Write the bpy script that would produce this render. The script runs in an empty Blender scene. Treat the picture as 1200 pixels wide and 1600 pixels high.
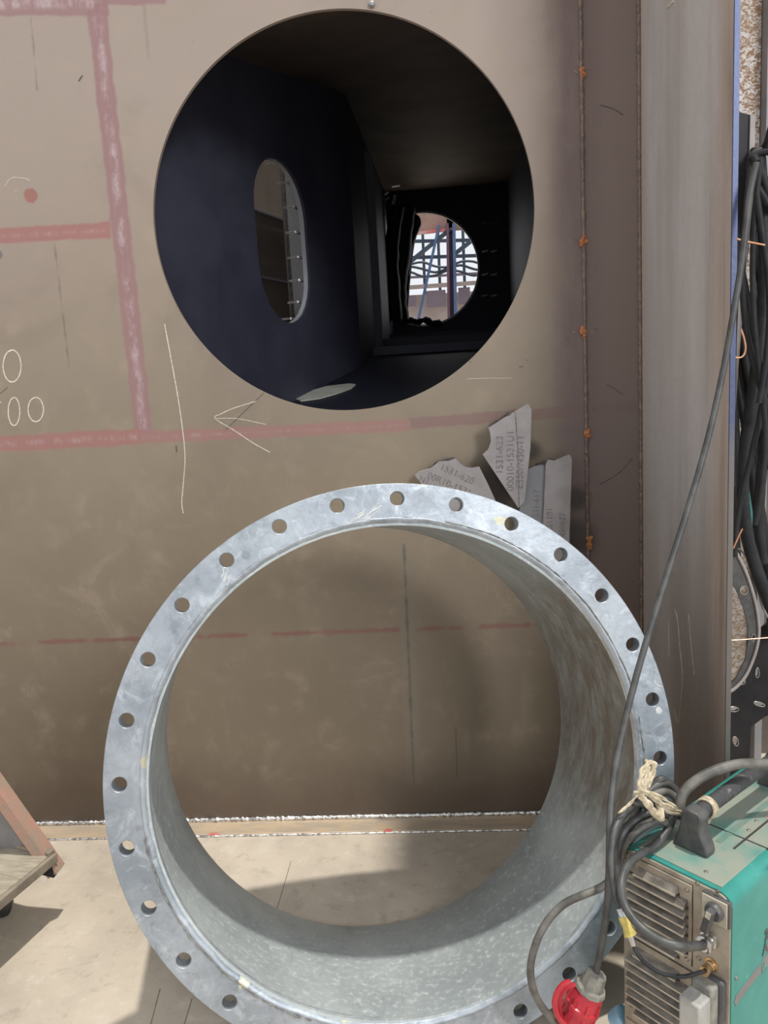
import bpy, bmesh, math, random
from math import sin, cos, pi, radians, sqrt, atan2
from mathutils import Vector, Matrix, noise
from mathutils.geometry import delaunay_2d_cdt
random.seed(7)
V = Vector
scene = bpy.context.scene
COL = scene.collection

# ------------------------------------------------------------------ camera
R = Matrix(((0.9967577, 0.04744638, 0.06498407),
            (0.05669636, 0.15891346, -0.98566325),
            (-0.057093, 0.98615179, 0.15570818)))
CAM = V((0, -2.4351761, 1.45))
cd = bpy.data.cameras.new('camera'); cam = bpy.data.objects.new('camera', cd); COL.objects.link(cam)
cd.sensor_fit = 'HORIZONTAL'; cd.sensor_width = 36; cd.lens = 36.0
cd.clip_start = .02; cd.clip_end = 300
m = R.to_4x4(); m.translation = CAM; cam.matrix_world = m
scene.camera = cam

# ------------------------------------------------------------------ light
vs = scene.view_settings
vs.view_transform = 'Standard'; vs.look = 'None'; vs.gamma = 1; vs.use_curve_mapping = False
vs.exposure = 0.12
world = bpy.data.worlds.new('world'); scene.world = world; world.use_nodes = True
wn = world.node_tree.nodes; wl = world.node_tree.links
bg = wn['Background']
tc = wn.new('ShaderNodeTexCoord'); sx = wn.new('ShaderNodeSeparateXYZ'); cr = wn.new('ShaderNodeValToRGB')
wl.new(tc.outputs['Generated'], sx.inputs[0]); mr = wn.new('ShaderNodeMapRange')
mr.inputs[1].default_value = -1; mr.inputs[2].default_value = 1
wl.new(sx.outputs['Z'], mr.inputs[0]); wl.new(mr.outputs[0], cr.inputs[0])
e = cr.color_ramp.elements
e[0].position = 0.0; e[0].color = (.34, .32, .30, 1)
e[1].position = 1.0; e[1].color = (.93, .97, 1.0, 1)
k = cr.color_ramp.elements.new(.5); k.color = (1.04, 1.07, 1.12, 1)
wl.new(cr.outputs[0], bg.inputs[0]); bg.inputs[1].default_value = .78

# ring frame first: the sun was read off the lit band inside the pipe
RC = V((-0.0996, -0.8588, 0.6235))
RN = V((0.1818, -0.96653, 0.18103)).normalized()
RA = V((0, 0, 1)).cross(RN).normalized(); RB = RN.cross(RA)
SUN = (RB*cos(radians(9)) + RA*sin(radians(9)) + RN*.24).normalized()
sl = bpy.data.lights.new('sun', 'SUN'); so = bpy.data.objects.new('sun', sl); COL.objects.link(so)
sl.energy = 2.75; sl.angle = radians(1.6); sl.color = (1.0, .96, .88)
so.rotation_euler = SUN.to_track_quat('Z', 'Y').to_euler(); so.location = (1, -1, 8)

# added unseen area light, far behind camera right, aimed from the wall shadows
al = bpy.data.lights.new('added_side_light', 'AREA'); ao = bpy.data.objects.new('added_side_light', al); COL.objects.link(ao)
al.shape = 'RECTANGLE'; al.size = 2.2; al.size_y = 2.6; al.energy = 420; al.color = (.96, .98, 1.0)
ao.location = (4.9, -9.0, 5.2); ao.rotation_euler = (V((4.9, -9.0, 5.2))-V((0, 0, 1))).to_track_quat('Z', 'Y').to_euler()

# ------------------------------------------------------------------ helpers
def ray(x, y): return R @ V((x-600, -(y-800), -1200))
def at(x, y, axis, val):
    r = ray(x, y); t = (val-CAM[axis])/r[axis]; return CAM + r*t
def atY(x, y, yy): return at(x, y, 1, yy)
def hit(x, y, o, n):
    r = ray(x, y); return CAM + r*((o-CAM).dot(n)/r.dot(n))

class MB:
    def __init__(s): s.v = []; s.f = []
    def add(s, vs_, fs):
        o = len(s.v); s.v += [V(p) for p in vs_]; s.f += [tuple(i+o for i in f) for f in fs]; return s
    def box(s, c, size, ax=None):
        ax = ax or (V((1,0,0)), V((0,1,0)), V((0,0,1))); c = V(c)
        ps = [c+ax[0]*(i*size[0]/2)+ax[1]*(j*size[1]/2)+ax[2]*(k*size[2]/2) for i in (-1,1) for j in (-1,1) for k in (-1,1)]
        return s.add(ps, [(0,1,3,2),(4,6,7,5),(0,4,5,1),(2,3,7,6),(0,2,6,4),(1,5,7,3)])
    def bar(s, a, b, w, h, up=V((0,0,1))):
        a = V(a); b = V(b); d = (b-a); l = d.length; d.normalize(); x = d.cross(up).normalized(); u = x.cross(d)
        return s.box((a+b)/2, (w, l, h), (x, d, u))
    def tube(s, pts, r, seg=10, smooth=4, closed=False, wob=0):
        pts = [V(p) for p in pts]
        if smooth > 1 and len(pts) > 2:
            q = []; n = len(pts); rng = n if closed else n-1
            for i in range(rng):
                p0 = pts[(i-1) % n] if (closed or i > 0) else pts[0]*2-pts[1]
                p1 = pts[i]; p2 = pts[(i+1) % n]
                p3 = pts[(i+2) % n] if (closed or i+2 < n) else p2*2-p1
                for k in range(smooth):
                    t = k/smooth
                    q.append(.5*((2*p1)+(p2-p0)*t+(2*p0-5*p1+4*p2-p3)*t*t+(3*p1-p0-3*p2+p3)*t**3))
            if not closed: q.append(pts[-1])
            pts = q
        n = len(pts); o = len(s.v)
        t0 = (pts[1]-pts[0]).normalized(); u = t0.orthogonal().normalized()
        for i in range(n):
            if closed: t = (pts[(i+1) % n]-pts[i-1]).normalized()
            else: t = (pts[min(i+1, n-1)]-pts[max(i-1, 0)]).normalized()
            u = (u-t*u.dot(t)).normalized(); w = t.cross(u)
            rr = r(i/(n-1)) if callable(r) else r
            if wob: rr *= 1+wob*noise.noise(pts[i]*60)
            for k in range(seg):
                a = 2*pi*k/seg; s.v.append(pts[i]+(u*cos(a)+w*sin(a))*rr)
        for i in range(n if closed else n-1):
            for k in range(seg):
                a = o+i*seg; b = o+((i+1) % n)*seg
                s.f.append((a+k, a+(k+1) % seg, b+(k+1) % seg, b+k))
        if not closed:
            s.f.append(tuple(o+k for k in range(seg))[::-1]); s.f.append(tuple(o+(n-1)*seg+k for k in range(seg)))
        return s
    def lathe(s, prof, c, n, seg=48, closed=False, a=None):
        """prof: (axial, radius) list around axis n from c"""
        c = V(c); n = V(n).normalized(); a = V(a) if a else n.orthogonal().normalized(); b = n.cross(a); o = len(s.v)
        for (h, r) in prof:
            for k in range(seg):
                t = 2*pi*k/seg; s.v.append(c+n*h+(a*cos(t)+b*sin(t))*max(r, 1e-5))
        m_ = len(prof)
        for i in range(m_ if closed else m_-1):
            p = o+i*seg; q = o+((i+1) % m_)*seg
            for k in range(seg): s.f.append((p+k, p+(k+1) % seg, q+(k+1) % seg, q+k))
        if not closed:
            s.f.append(tuple(o+k for k in range(seg))[::-1]); s.f.append(tuple(o+(m_-1)*seg+k for k in range(seg)))
        return s
    def plate(s, loops, o, u, v, th):
        """2D loops (first outer, others holes) in frame o,u,v; extruded by th along -(u x v)"""
        n = V(u).cross(V(v)).normalized(); pts = []; edges = []
        for L in loops:
            b = len(pts); pts += [V((p[0], p[1])) for p in L]; edges += [(b+i, b+(i+1) % len(L)) for i in range(len(L))]
        vo, eo, fo, _, _, _ = delaunay_2d_cdt(pts, edges, [], 0, 1e-7)
        # keep only the triangles inside the outer loop and outside the holes
        def inside(p, L):
            r_ = False
            for i in range(len(L)):
                x1, y1 = L[i]; x2, y2 = L[(i+1) % len(L)]
                if (y1 > p.y) != (y2 > p.y) and p.x < (x2-x1)*(p.y-y1)/(y2-y1)+x1: r_ = not r_
            return r_
        f2 = []
        for f in fo:
            c = sum((vo[i] for i in f), V((0, 0)))/len(f)
            if inside(c, loops[0]) and not any(inside(c, L) for L in loops[1:]): f2.append(f)
        P = [V(o)+V(u)*p.x+V(v)*p.y for p in vo]; N = len(P)
        fs = []
        cnt = {}
        for f in f2:
            ar = sum(vo[f[i]].x*vo[f[(i+1) % len(f)]].y-vo[f[(i+1) % len(f)]].x*vo[f[i]].y for i in range(len(f)))
            if ar < 0: f = f[::-1]
            fs.append(tuple(f)); fs.append(tuple(i+N for i in reversed(f)))
            for i in range(len(f)):
                e_ = (f[i], f[(i+1) % len(f)]); cnt[e_] = 1
        for (a, b) in list(cnt):
            if (b, a) not in cnt: fs.append((b, a, a+N, b+N))
        return s.add(P+[p-n*th for p in P], fs)

def circ(cx, cy, r, n=48, ph=0): return [(cx+r*cos(2*pi*k/n+ph), cy+r*sin(2*pi*k/n+ph)) for k in range(n)]
def stadium(cx, cy, w, h, n=14):
    r = w/2; L = []
    for k in range(n+1): a = pi*k/n; L.append((cx+r*cos(a), cy+h/2-r+r*sin(a)))
    for k in range(n+1): a = pi+pi*k/n; L.append((cx+r*cos(a), cy-h/2+r+r*sin(a)))
    return L

def setp(o, label=None, cat=None, group=None, kind=None):
    if label: o['label'] = label
    if cat: o['category'] = cat
    if group: o['group'] = group
    if kind: o['kind'] = kind
    return o
def wloc(p):
    l = V((0, 0, 0))
    while p: l = l+V(p.location); p = p.parent
    return l
def obj(name, mb, mat, parent=None, label=None, cat=None, group=None, kind=None, smooth=35, bevel=0, origin=None, seg=2):
    me = bpy.data.meshes.new(name)
    off = wloc(parent) if parent else (V(origin) if origin is not None else V((0, 0, 0)))
    me.from_pydata([p-off for p in mb.v], [], mb.f); me.update()
    bm = bmesh.new(); bm.from_mesh(me); bmesh.ops.recalc_face_normals(bm, faces=bm.faces); bm.to_mesh(me); bm.free()
    if smooth:
        me.polygons.foreach_set('use_smooth', [True]*len(me.polygons)); me.set_sharp_from_angle(angle=radians(smooth))
    me.materials.append(mat)
    o = bpy.data.objects.new(name, me); COL.objects.link(o)
    if parent: o.parent = parent
    else: o.location = off
    if bevel:
        b = o.modifiers.new('bevel', 'BEVEL'); b.width = bevel; b.segments = seg; b.limit_method = 'ANGLE'; b.angle_limit = radians(40)
        b.harden_normals = False
    return setp(o, label, cat, group, kind)
def thing(name, loc, label, cat, group=None, kind=None):
    o = bpy.data.objects.new(name, None); COL.objects.link(o); o.location = V(loc); o.empty_display_size = .05
    return setp(o, label, cat, group, kind)
def copy_part(src, parent, delta, mat=None):
    c = src.copy(); COL.objects.link(c); c.parent = parent; c.location = V(src.location)+V(delta); return c
def text(name, body, size, o, u, v, mat, parent, th=.0004, bold=0):
    cu = bpy.data.curves.new('t', 'FONT'); cu.body = body; cu.size = size; cu.align_x = 'CENTER'; cu.align_y = 'CENTER'; cu.extrude = th
    if bold: cu.offset = bold
    to = bpy.data.objects.new('t', cu); COL.objects.link(to)
    bpy.context.view_layer.update()
    me = bpy.data.meshes.new_from_object(to.evaluated_get(bpy.context.evaluated_depsgraph_get()))
    bpy.data.objects.remove(to)
    u = V(u).normalized(); v = V(v); v = (v-u*v.dot(u)).normalized(); n = u.cross(v); off = wloc(parent)
    M = Matrix((u, v, n)).transposed().to_4x4(); M.translation = V(o)-off
    me.transform(M); me.materials.clear(); me.materials.append(mat); me.name = name
    ob = bpy.data.objects.new(name, me); COL.objects.link(ob); ob.parent = parent
    return ob

# ------------------------------------------------------------------ materials
class NT:
    def __init__(s, name):
        s.m = bpy.data.materials.new(name); s.m.use_nodes = True; s.n = s.m.node_tree.nodes; s.l = s.m.node_tree.links
        s.b = s.n['Principled BSDF']; s.tc = s.n.new('ShaderNodeTexCoord'); s.obj = s.tc.outputs['Object']
        g = s.n.new('ShaderNodeNewGeometry'); s.pos = g.outputs['Position']
    def put(s, sock, v):
        if isinstance(v, bpy.types.NodeSocket): s.l.new(v, sock)
        elif isinstance(v, (tuple, list)) and len(v) == 3 and sock.type == 'RGBA': sock.default_value = (*v, 1)
        else: sock.default_value = v
    def M(s, op, a, b=0., c=0.):
        n = s.n.new('ShaderNodeMath'); n.operation = op
        s.put(n.inputs[0], a); s.put(n.inputs[1], b); s.put(n.inputs[2], c); return n.outputs[0]
    def noise(s, scale, detail=5, rough=.6, vec=None, dist=0, stretch=None):
        n = s.n.new('ShaderNodeTexNoise'); n.inputs['Scale'].default_value = scale; n.inputs['Detail'].default_value = detail
        n.inputs['Roughness'].default_value = rough; n.inputs['Distortion'].default_value = dist
        vec = vec or s.pos
        if stretch:
            mp = s.n.new('ShaderNodeMapping'); mp.inputs['Scale'].default_value = stretch; s.l.new(vec, mp.inputs['Vector']); vec = mp.outputs[0]
        s.l.new(vec, n.inputs['Vector']); return n.outputs['Fac']
    def ramp(s, f, a, b, lo=0., hi=1.):
        n = s.n.new('ShaderNodeMapRange'); n.interpolation_type = 'SMOOTHSTEP'; s.put(n.inputs[0], f); n.inputs[1].default_value = a
        n.inputs[2].default_value = b; n.inputs[3].default_value = lo; n.inputs[4].default_value = hi; return n.outputs[0]
    def mix(s, f, a, b, mode='MIX'):
        n = s.n.new('ShaderNodeMix'); n.data_type = 'RGBA'; n.blend_type = mode
        s.put(n.inputs[0], f); s.put(n.inputs[6], a); s.put(n.inputs[7], b); return n.outputs[2]
    def sep(s, vec=None):
        n = s.n.new('ShaderNodeSeparateXYZ'); s.l.new(vec or s.pos, n.inputs[0]); return n.outputs
    def bump(s, h, strength=.3, dist=.002):
        n = s.n.new('ShaderNodeBump'); n.inputs['Strength'].default_value = strength; n.inputs['Distance'].default_value = dist
        s.put(n.inputs['Height'], h); s.l.new(n.outputs[0], s.b.inputs['Normal'])
    def out(s, col=None, rough=None, metal=None, spec=None):
        if col is not None: s.put(s.b.inputs['Base Color'], col)
        if rough is not None: s.put(s.b.inputs['Roughness'], rough)
        if metal is not None: s.put(s.b.inputs['Metallic'], metal)
        if spec is not None: s.put(s.b.inputs['Specular IOR Level'], spec)
        return s.m
    def blob(s, c, r, soft=.3, nz=None, amp=0.):
        n = s.n.new('ShaderNodeVectorMath'); n.operation = 'DISTANCE'; s.l.new(s.pos, n.inputs[0]); n.inputs[1].default_value = c
        d = n.outputs['Value']
        if nz is not None: d = s.M('ADD', d, s.M('MULTIPLY', s.M('SUBTRACT', nz, .5), amp))
        return s.ramp(d, r*(1-soft), r, 1, 0)

def simple(name, c1, c2=None, scale=20, rough=.5, metal=0, bump=.0, bscale=80, spec=None, stretch=None, lo=.35, hi=.65, rough2=None):
    t = NT(name); c2 = c2 or tuple(x*.75 for x in c1)
    f = t.ramp(t.noise(scale, 6, .6, stretch=stretch), lo, hi)
    if bump: t.bump(t.noise(bscale, 4), bump, .002)
    r = rough if rough2 is None else t.ramp(t.noise(scale*1.7), .3, .7, rough, rough2)
    return t.out(t.mix(f, c1, c2), r, metal, spec)

# painted steel wall plate
def wall_material():
    t = NT('primed_steel_wall'); x, y, z = t.sep()
    n1 = t.noise(1.3, 6, .6); n2 = t.noise(9, 6, .65); n3 = t.noise(40, 5, .7)
    ns = t.noise(6, 5, .6, stretch=(1, 1, .12))
    col = t.mix(t.ramp(n1, .35, .65), (.285, .225, .158), (.228, .180, .126))
    # upper part turns pinker and paler
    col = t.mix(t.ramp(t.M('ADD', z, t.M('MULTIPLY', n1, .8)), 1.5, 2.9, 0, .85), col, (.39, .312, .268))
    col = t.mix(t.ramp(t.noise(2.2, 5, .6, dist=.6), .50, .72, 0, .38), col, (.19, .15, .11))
    col = t.mix(t.ramp(z, 1.35, .35, 0, .68), col, (.150, .112, .076))  # dimmer light low on the wall painted in as darker colour
    col = t.mix(t.ramp(t.noise(3.5, 8, .75, dist=1.0), .55, .7, 0, .3), col, (.36, .29, .22))
    col = t.mix(t.ramp(t.noise(60, 6, .8, stretch=(1, 1, .15)), .60, .75, 0, .22), col, (.14, .11, .085))
    col = t.mix(t.ramp(n2, .5, .8, 0, .35), col, (.42, .33, .24))
    col = t.mix(t.ramp(ns, .62, .8, 0, .35), col, (.27, .23, .17))
    col = t.mix(t.ramp(n3, .68, .8, 0, .3), col, (.5, .43, .34))
    wob = t.M('MULTIPLY', t.M('SUBTRACT', t.noise(18, 4), .5), .022)
    chalk = t.ramp(t.noise(30, 6, .75, stretch=(1, 1, .45)), .42, .66)
    def band(px1, py1, px2, py2, wpx, colr, st, gap=None, whit=0.):
        nonlocal col
        a = atY(px1, py1, 0); b = atY(px2, py2, 0); h = wpx/493/2
        cx, cz = (a.x+b.x)/2, (a.z+b.z)/2; dx, dz = b.x-a.x, b.z-a.z; L = sqrt(dx*dx+dz*dz); ux, uz = dx/L, dz/L
        rx = t.M('SUBTRACT', x, cx); rz = t.M('SUBTRACT', z, cz)
        al = t.M('ADD', t.M('MULTIPLY', rx, ux), t.M('MULTIPLY', rz, uz)); ac = t.M('SUBTRACT', t.M('MULTIPLY', rx, uz), t.M('MULTIPLY', rz, ux))
        d = t.M('MAXIMUM', t.M('SUBTRACT', t.M('ABSOLUTE', al), L/2), t.M('SUBTRACT', t.M('ABSOLUTE', ac), h))
        d = t.M('ADD', d, wob); mk = t.ramp(d, -.006, .004, st, 0)
        if gap: mk = t.M('MULTIPLY', mk, t.ramp(t.noise(gap, 3), .40, .5))
        col = t.mix(mk, col, colr)
        if whit:
            mk2 = t.ramp(d, -.03, -.010, whit, 0); col = t.mix(t.M('MULTIPLY', mk2, chalk), col, (.50, .39, .40))
    pink = (.30, .165, .165)
    band(145, -40, 225, 680, 30, pink, .85, None, .85)
    band(-60, 372, 172, 360, 24, (.35, .15, .135), .85, None, .45)
    band(-60, 697, 222, 682, 26, (.34, .155, .14), .85, None, .55)
    band(215, 684, 640, 664, 20, (.33, .165, .15), .8, None, .6)
    band(640, 662, 1003, 634, 18, (.24, .13, .12), .7)
    band(-60, -2, 170, -2, 46, pink, .8, None, .8)
    band(160, 2, 260, 0, 12, pink, .8, None, .4)
    band(-60, 1008, 840, 976, 8, (.20, .095, .08), .9, 6)
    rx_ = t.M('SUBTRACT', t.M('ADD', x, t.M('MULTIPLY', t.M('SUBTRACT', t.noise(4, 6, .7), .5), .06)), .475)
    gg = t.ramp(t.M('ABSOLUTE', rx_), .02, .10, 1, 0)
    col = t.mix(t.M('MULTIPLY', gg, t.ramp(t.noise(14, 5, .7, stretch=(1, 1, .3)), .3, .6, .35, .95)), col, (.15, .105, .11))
    band(632, 850, 648, 1225, 26, (.21, .185, .145), .35, None)
    band(631, 850, 647, 1225, 3.5, (.09, .075, .06), .8, None)
    band(48, 25, 58, 140, 1.6, (.1, .08, .07), .6, None)
    band(85, 380, 108, 575, 1.6, (.1, .08, .07), .6, None)
    band(225, 5, 232, 90, 5, (.25, .21, .18), .5, None)
    # shade beside the grey plate painted in; heat-darkened primer above the floor weld
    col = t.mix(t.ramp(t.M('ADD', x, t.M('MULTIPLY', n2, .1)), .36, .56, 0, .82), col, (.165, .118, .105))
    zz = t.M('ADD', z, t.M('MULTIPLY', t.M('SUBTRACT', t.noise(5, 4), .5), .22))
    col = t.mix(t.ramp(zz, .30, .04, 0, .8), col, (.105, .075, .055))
    p = atY(48, 306, 0); col = t.mix(t.blob(tuple(p), .026, .3, n3, .02), col, (.33, .15, .12))
    p = atY(-3, 398, 0); col = t.mix(t.blob(tuple(p), .016, .2, n3, .01), col, (.17, .16, .16))
    for px_, py_, r_ in ((765, 765, .14), (800, 735, .08), (900, 840, .09), (900, 780, .06), (828, 705, .05), (700, 735, .05)):  # dark patches: shade around the offcuts painted into the wall
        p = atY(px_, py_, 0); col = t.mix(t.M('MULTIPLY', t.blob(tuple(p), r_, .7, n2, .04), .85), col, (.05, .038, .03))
    t.bump(t.M('ADD', t.noise(3, 3), t.M('MULTIPLY', n3, .05)), .25, .01)
    return t.out(col, t.ramp(n2, .3, .7, .42, .6), 0, .45)
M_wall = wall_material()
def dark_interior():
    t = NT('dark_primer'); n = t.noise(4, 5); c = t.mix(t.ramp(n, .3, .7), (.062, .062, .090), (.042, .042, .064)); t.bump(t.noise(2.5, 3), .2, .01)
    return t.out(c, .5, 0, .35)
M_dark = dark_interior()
M_dark2 = simple('deep_shade_primer', (.022, .024, .042), (.014, .016, .03), 4, .55)  # darker copy of the dark primer, tunnel shade put into its colour
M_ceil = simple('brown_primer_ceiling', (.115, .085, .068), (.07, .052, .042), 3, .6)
def floor_material():
    t = NT('concrete_floor'); n1 = t.noise(2.2, 7, .65); n2 = t.noise(16, 7, .7); n3 = t.noise(90, 4)
    c = t.mix(t.ramp(n1, .3, .7), (.525, .455, .37), (.395, .34, .28))
    c = t.mix(t.ramp(n2, .52, .72, 0, .6), c, (.58, .53, .45)); c = t.mix(t.ramp(n2, .46, .30, 0, .6), c, (.29, .255, .21)); c = t.mix(t.ramp(t.noise(5, 6, .7, dist=1.2), .56, .70, 0, .45), c, (.27, .24, .20))
    c = t.mix(t.ramp(n3, .66, .76, 0, .4), c, (.2, .18, .15))
    t.bump(t.M('ADD', n2, t.M('MULTIPLY', n3, .4)), .3, .003)
    return t.out(c, .75, 0, .35)
M_floor = floor_material()
def galv(name, base, dark, stain=()):
    t = NT(name); n1 = t.noise(5, 6, .65); n2 = t.noise(26, 6, .7); vo = t.n.new('ShaderNodeTexVoronoi'); vo.inputs['Scale'].default_value = 70
    t.l.new(t.pos, vo.inputs['Vector'])
    st = t.noise(14, 6, .7, dist=1.5)
    c = t.mix(t.ramp(n1, .3, .7), base, dark)
    c = t.mix(t.ramp(st, .5, .7, 0, .55), c, tuple(min(1, q*1.45) for q in base))
    c = t.mix(t.ramp(n2, .48, .25, 0, .6), c, tuple(q*.55 for q in dark)); sc_ = t.noise(55, 6, .8, dist=.6, stretch=(1, 1, .3)); c = t.mix(t.ramp(sc_, .6, .72, 0, .45), c, tuple(min(1, q*1.5) for q in base)); c = t.mix(t.ramp(t.noise(9, 7, .75, dist=.8), .55, .66, 0, .45), c, tuple(q*.8 for q in dark))
    c = t.mix(t.ramp(vo.outputs['Distance'], 0, .9, .0, .16), c, dark)
    for (p, r, cc, amp) in stain: c = t.mix(t.blob(tuple(p), r, .4, st, amp), c, cc)
    t.bump(t.M('ADD', n2, t.M('MULTIPLY', n1, .6)), .28, .003)
    return t.out(c, t.ramp(n2, .3, .7, .36, .55), .55, .5)
def rp(x, y, off=0): return hit(x, y, RC+RN*off, RN)
M_flange = galv('galvanised_flange', (.43, .465, .505), (.25, .28, .315), [
    (rp(785, 820), .012, (.50, .48, .36), .10), (rp(381, 1540), .014, (.66, .66, .50), .09),
    (rp(228, 1190), .012, (.5, .48, .36), .05), (rp(545, 1590), .018, (.5, .48, .28), .07),
    (rp(1030, 1110), .01, (.7, .7, .7), .05)])
def pipe_material():
    t = NT('galvanised_pipe'); x, y, z = t.sep()
    n1 = t.noise(4, 6, .6); n2 = t.noise(22, 6, .7, stretch=(1, 1, .35)); n3 = t.noise(70, 5)
    n4 = t.noise(7, 5, .6, dist=.8)
    c = t.mix(t.ramp(n1, .3, .7), (.50, .545, .555), (.35, .39, .405))
    c = t.mix(t.ramp(n3, .5, .75, 0, .6), c, (.68, .73, .72)); c = t.mix(t.ramp(t.noise(30, 7, .8, dist=.8, stretch=(1, .35, 1)), .55, .68, 0, .5), c, (.27, .31, .325))
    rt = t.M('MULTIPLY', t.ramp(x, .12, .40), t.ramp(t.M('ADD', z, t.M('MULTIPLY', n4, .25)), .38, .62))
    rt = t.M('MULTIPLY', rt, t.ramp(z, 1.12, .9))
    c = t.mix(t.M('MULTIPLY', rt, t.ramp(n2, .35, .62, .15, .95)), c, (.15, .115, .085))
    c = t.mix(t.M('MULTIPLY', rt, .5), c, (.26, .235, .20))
    t.bump(t.M('ADD', n3, n1), .22, .003)
    return t.out(c, t.ramp(n3, .3, .7, .4, .6), .35, .5)
M_pipe = pipe_material()
M_undercut = simple('weld_undercut_dirt', (.12, .11, .10), (.25, .24, .22), 60, .8)
M_chalkfaint = simple('faint_chalk', (.66, .65, .60), (.5, .52, .54), 90, .8)
M_bead = simple('weld_bead_grey', (.30, .31, .32), (.42, .44, .46), 60, .5, .5, .6, 120)
M_weld = simple('bright_weld', (.85, .83, .80), (.35, .32, .30), 90, .22, .9, .8, 140, lo=.45, hi=.6)
M_rustweld = simple('rusty_weld', (.24, .17, .13), (.15, .11, .095), 50, .6, .3, .6, 100)
M_rust = simple('orange_rust', (.50, .19, .07), (.25, .09, .04), 60, .8, 0, .5, 120)
M_spatter = simple('weld_spatter', (.45, .40, .34), (.3, .26, .2), 60, .4, .6)
def strip_mat():
    t = NT('base_strip_steel'); c = t.mix(t.ramp(t.noise(6, 6, stretch=(1, 4, 1)), .35, .65), (.42, .345, .27), (.55, .42, .28))
    c = t.mix(t.ramp(t.noise(30), .55, .7, 0, .6), c, (.42, .38, .33))
    for px, py, r in ((332, 1305, .03), (606, 1297, .018)):
        p = at(px, py, 2, .012); c = t.mix(t.blob(tuple(p), r, .6, t.noise(25), .03), c, (.62, .13, .11))
    t.bump(t.noise(40), .3); return t.out(c, .45, .2)
M_strip = strip_mat()
def stiff_mat():
    t = NT('grey_steel_plate'); x, y, z = t.sep()
    n = t.noise(5, 6, .6, stretch=(1, 1, .08)); n2 = t.noise(3, 5, .6, stretch=(1, 1, .3)); n3 = t.noise(50, 5)
    c = t.mix(t.ramp(n, .35, .65), (.60, .555, .53), (.48, .435, .405))
    c = t.mix(t.ramp(n2, .52, .7, 0, .7), c, (.64, .61, .60))
    # brown primer towards the free edge, with dark burn marks
    e1 = t.ramp(t.M('ADD', y, t.M('MULTIPLY', n2, .25)), -.38, -.55, 0, .75)
    c = t.mix(e1, c, (.50, .39, .32))
    c = t.mix(t.M('MULTIPLY', t.ramp(n, .55, .7), t.ramp(y, -.5, -.64)), c, (.22, .15, .11))
    c = t.mix(t.ramp(y, -.09, -.02, 0, .6), c, (.52, .43, .36))
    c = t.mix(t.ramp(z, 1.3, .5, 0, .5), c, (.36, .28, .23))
    c = t.mix(t.ramp(n3, .66, .8, 0, .4), c, (.4, .38, .36)); t.bump(t.noise(4, 4, stretch=(1, 1, .2)), .35, .01)
    return t.out(c, t.ramp(n3, .3, .7, .32, .5), .1, .5)
M_stiff = stiff_mat()
def edge_mat():
    t = NT('cut_steel_edge'); x, y, z = t.sep()
    c = t.mix(t.ramp(t.M('ADD', z, t.M('MULTIPLY', t.noise(20), .2)), 1.5, 1.3), (.085, .105, .20), (.17, .155, .145)); t.bump(t.noise(60), .3)  # blue light put into the colour of the upper edge
    return t.out(c, .4, .3)
M_edge = edge_mat()
M_offcut = simple('grey_offcut', (.36, .325, .315), (.30, .27, .26), 12, .55, .1, .2, 60)
M_offcut2 = simple('blue_grey_offcut', (.22, .225, .24), (.27, .26, .265), 8, .5, .1, .2, 60)
M_burn = simple('burnt_cut_edge', (.05, .04, .035), (.14, .12, .1), 60, .8, 0, .6, 120)
M_ink = simple('stencil_ink', (.14, .125, .12), (.27, .24, .23), 160, .8)
M_chalk = simple('white_chalk', (.72, .68, .58), (.52, .47, .38), 120, .9)
M_scratch = simple('dark_scratch', (.07, .055, .045), (.12, .1, .08), 80, .7)
M_cable = simple('black_rubber', (.013, .014, .017), (.024, .025, .026), 30, .45, 0, .15, 80, rough2=.6, spec=.3)
M_cable2 = simple('dusty_black_rubber', (.075, .075, .072), (.04, .04, .04), 25, .45, 0, .2, 80)
M_cable3 = simple('worn_grey_rubber', (.15, .142, .125), (.075, .072, .066), 30, .55, 0, .2, 80)
M_copper = simple('copper_wire', (.85, .45, .28), (.7, .33, .2), 50, .3, .9)
M_green = None
def green_mat(name, dusty):
    t = NT(name); n = t.noise(9, 6, .65); n2 = t.noise(45, 5, .7); c = t.mix(t.ramp(n, .3, .7), (.028, .215, .185), (.045, .265, .225))
    c = t.mix(t.ramp(n2, .6, .75, 0, .35), c, (.25, .5, .43))
    if dusty:
        x, y, z = t.sep()
        d = t.ramp(t.noise(7, 6, .6), .34, .56, .30, 1.0)
        c = t.mix(t.M('MULTIPLY', d, dusty), c, (.27, .28, .23))
    t.bump(n2, .12); return t.out(c, .5 if dusty else .38, 0, .5)
M_greenside = green_mat('green_paint', 0); M_greentop = green_mat('dusty_green_paint', .95)
M_groove = simple('dusty_dark_green', (.10, .20, .17), (.16, .22, .18), 20, .6)
M_panel = simple('dusty_tan_panel', (.40, .345, .275), (.27, .225, .175), 18, .5, .2, .3, 80)
M_lip = simple('pale_louvre_lip', (.50, .45, .37), (.36, .32, .26), 30, .45, .2)  # pale strip along each louvre's lower edge
M_louvre = simple('dusty_louvre', (.26, .23, .19), (.11, .095, .08), 22, .5, .2, .3, 80, stretch=(1, 1, 3))
M_slot = simple('dark_slot', (.035, .03, .026), (.05, .045, .04), 30, .8)
M_blackpl = simple('worn_black_plastic', (.055, .055, .058), (.09, .088, .085), 30, .45, 0, .3, 90)
M_grip = simple('scuffed_grip_rubber', (.045, .045, .048), (.22, .21, .2), 60, .6, 0, .6, 120, lo=.55, hi=.75)
M_screw = simple('screw_metal', (.34, .30, .25), (.2, .17, .14), 60, .35, .7)
M_cream = simple('cream_plastic', (.52, .47, .38), (.42, .37, .29), 20, .45)
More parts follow.
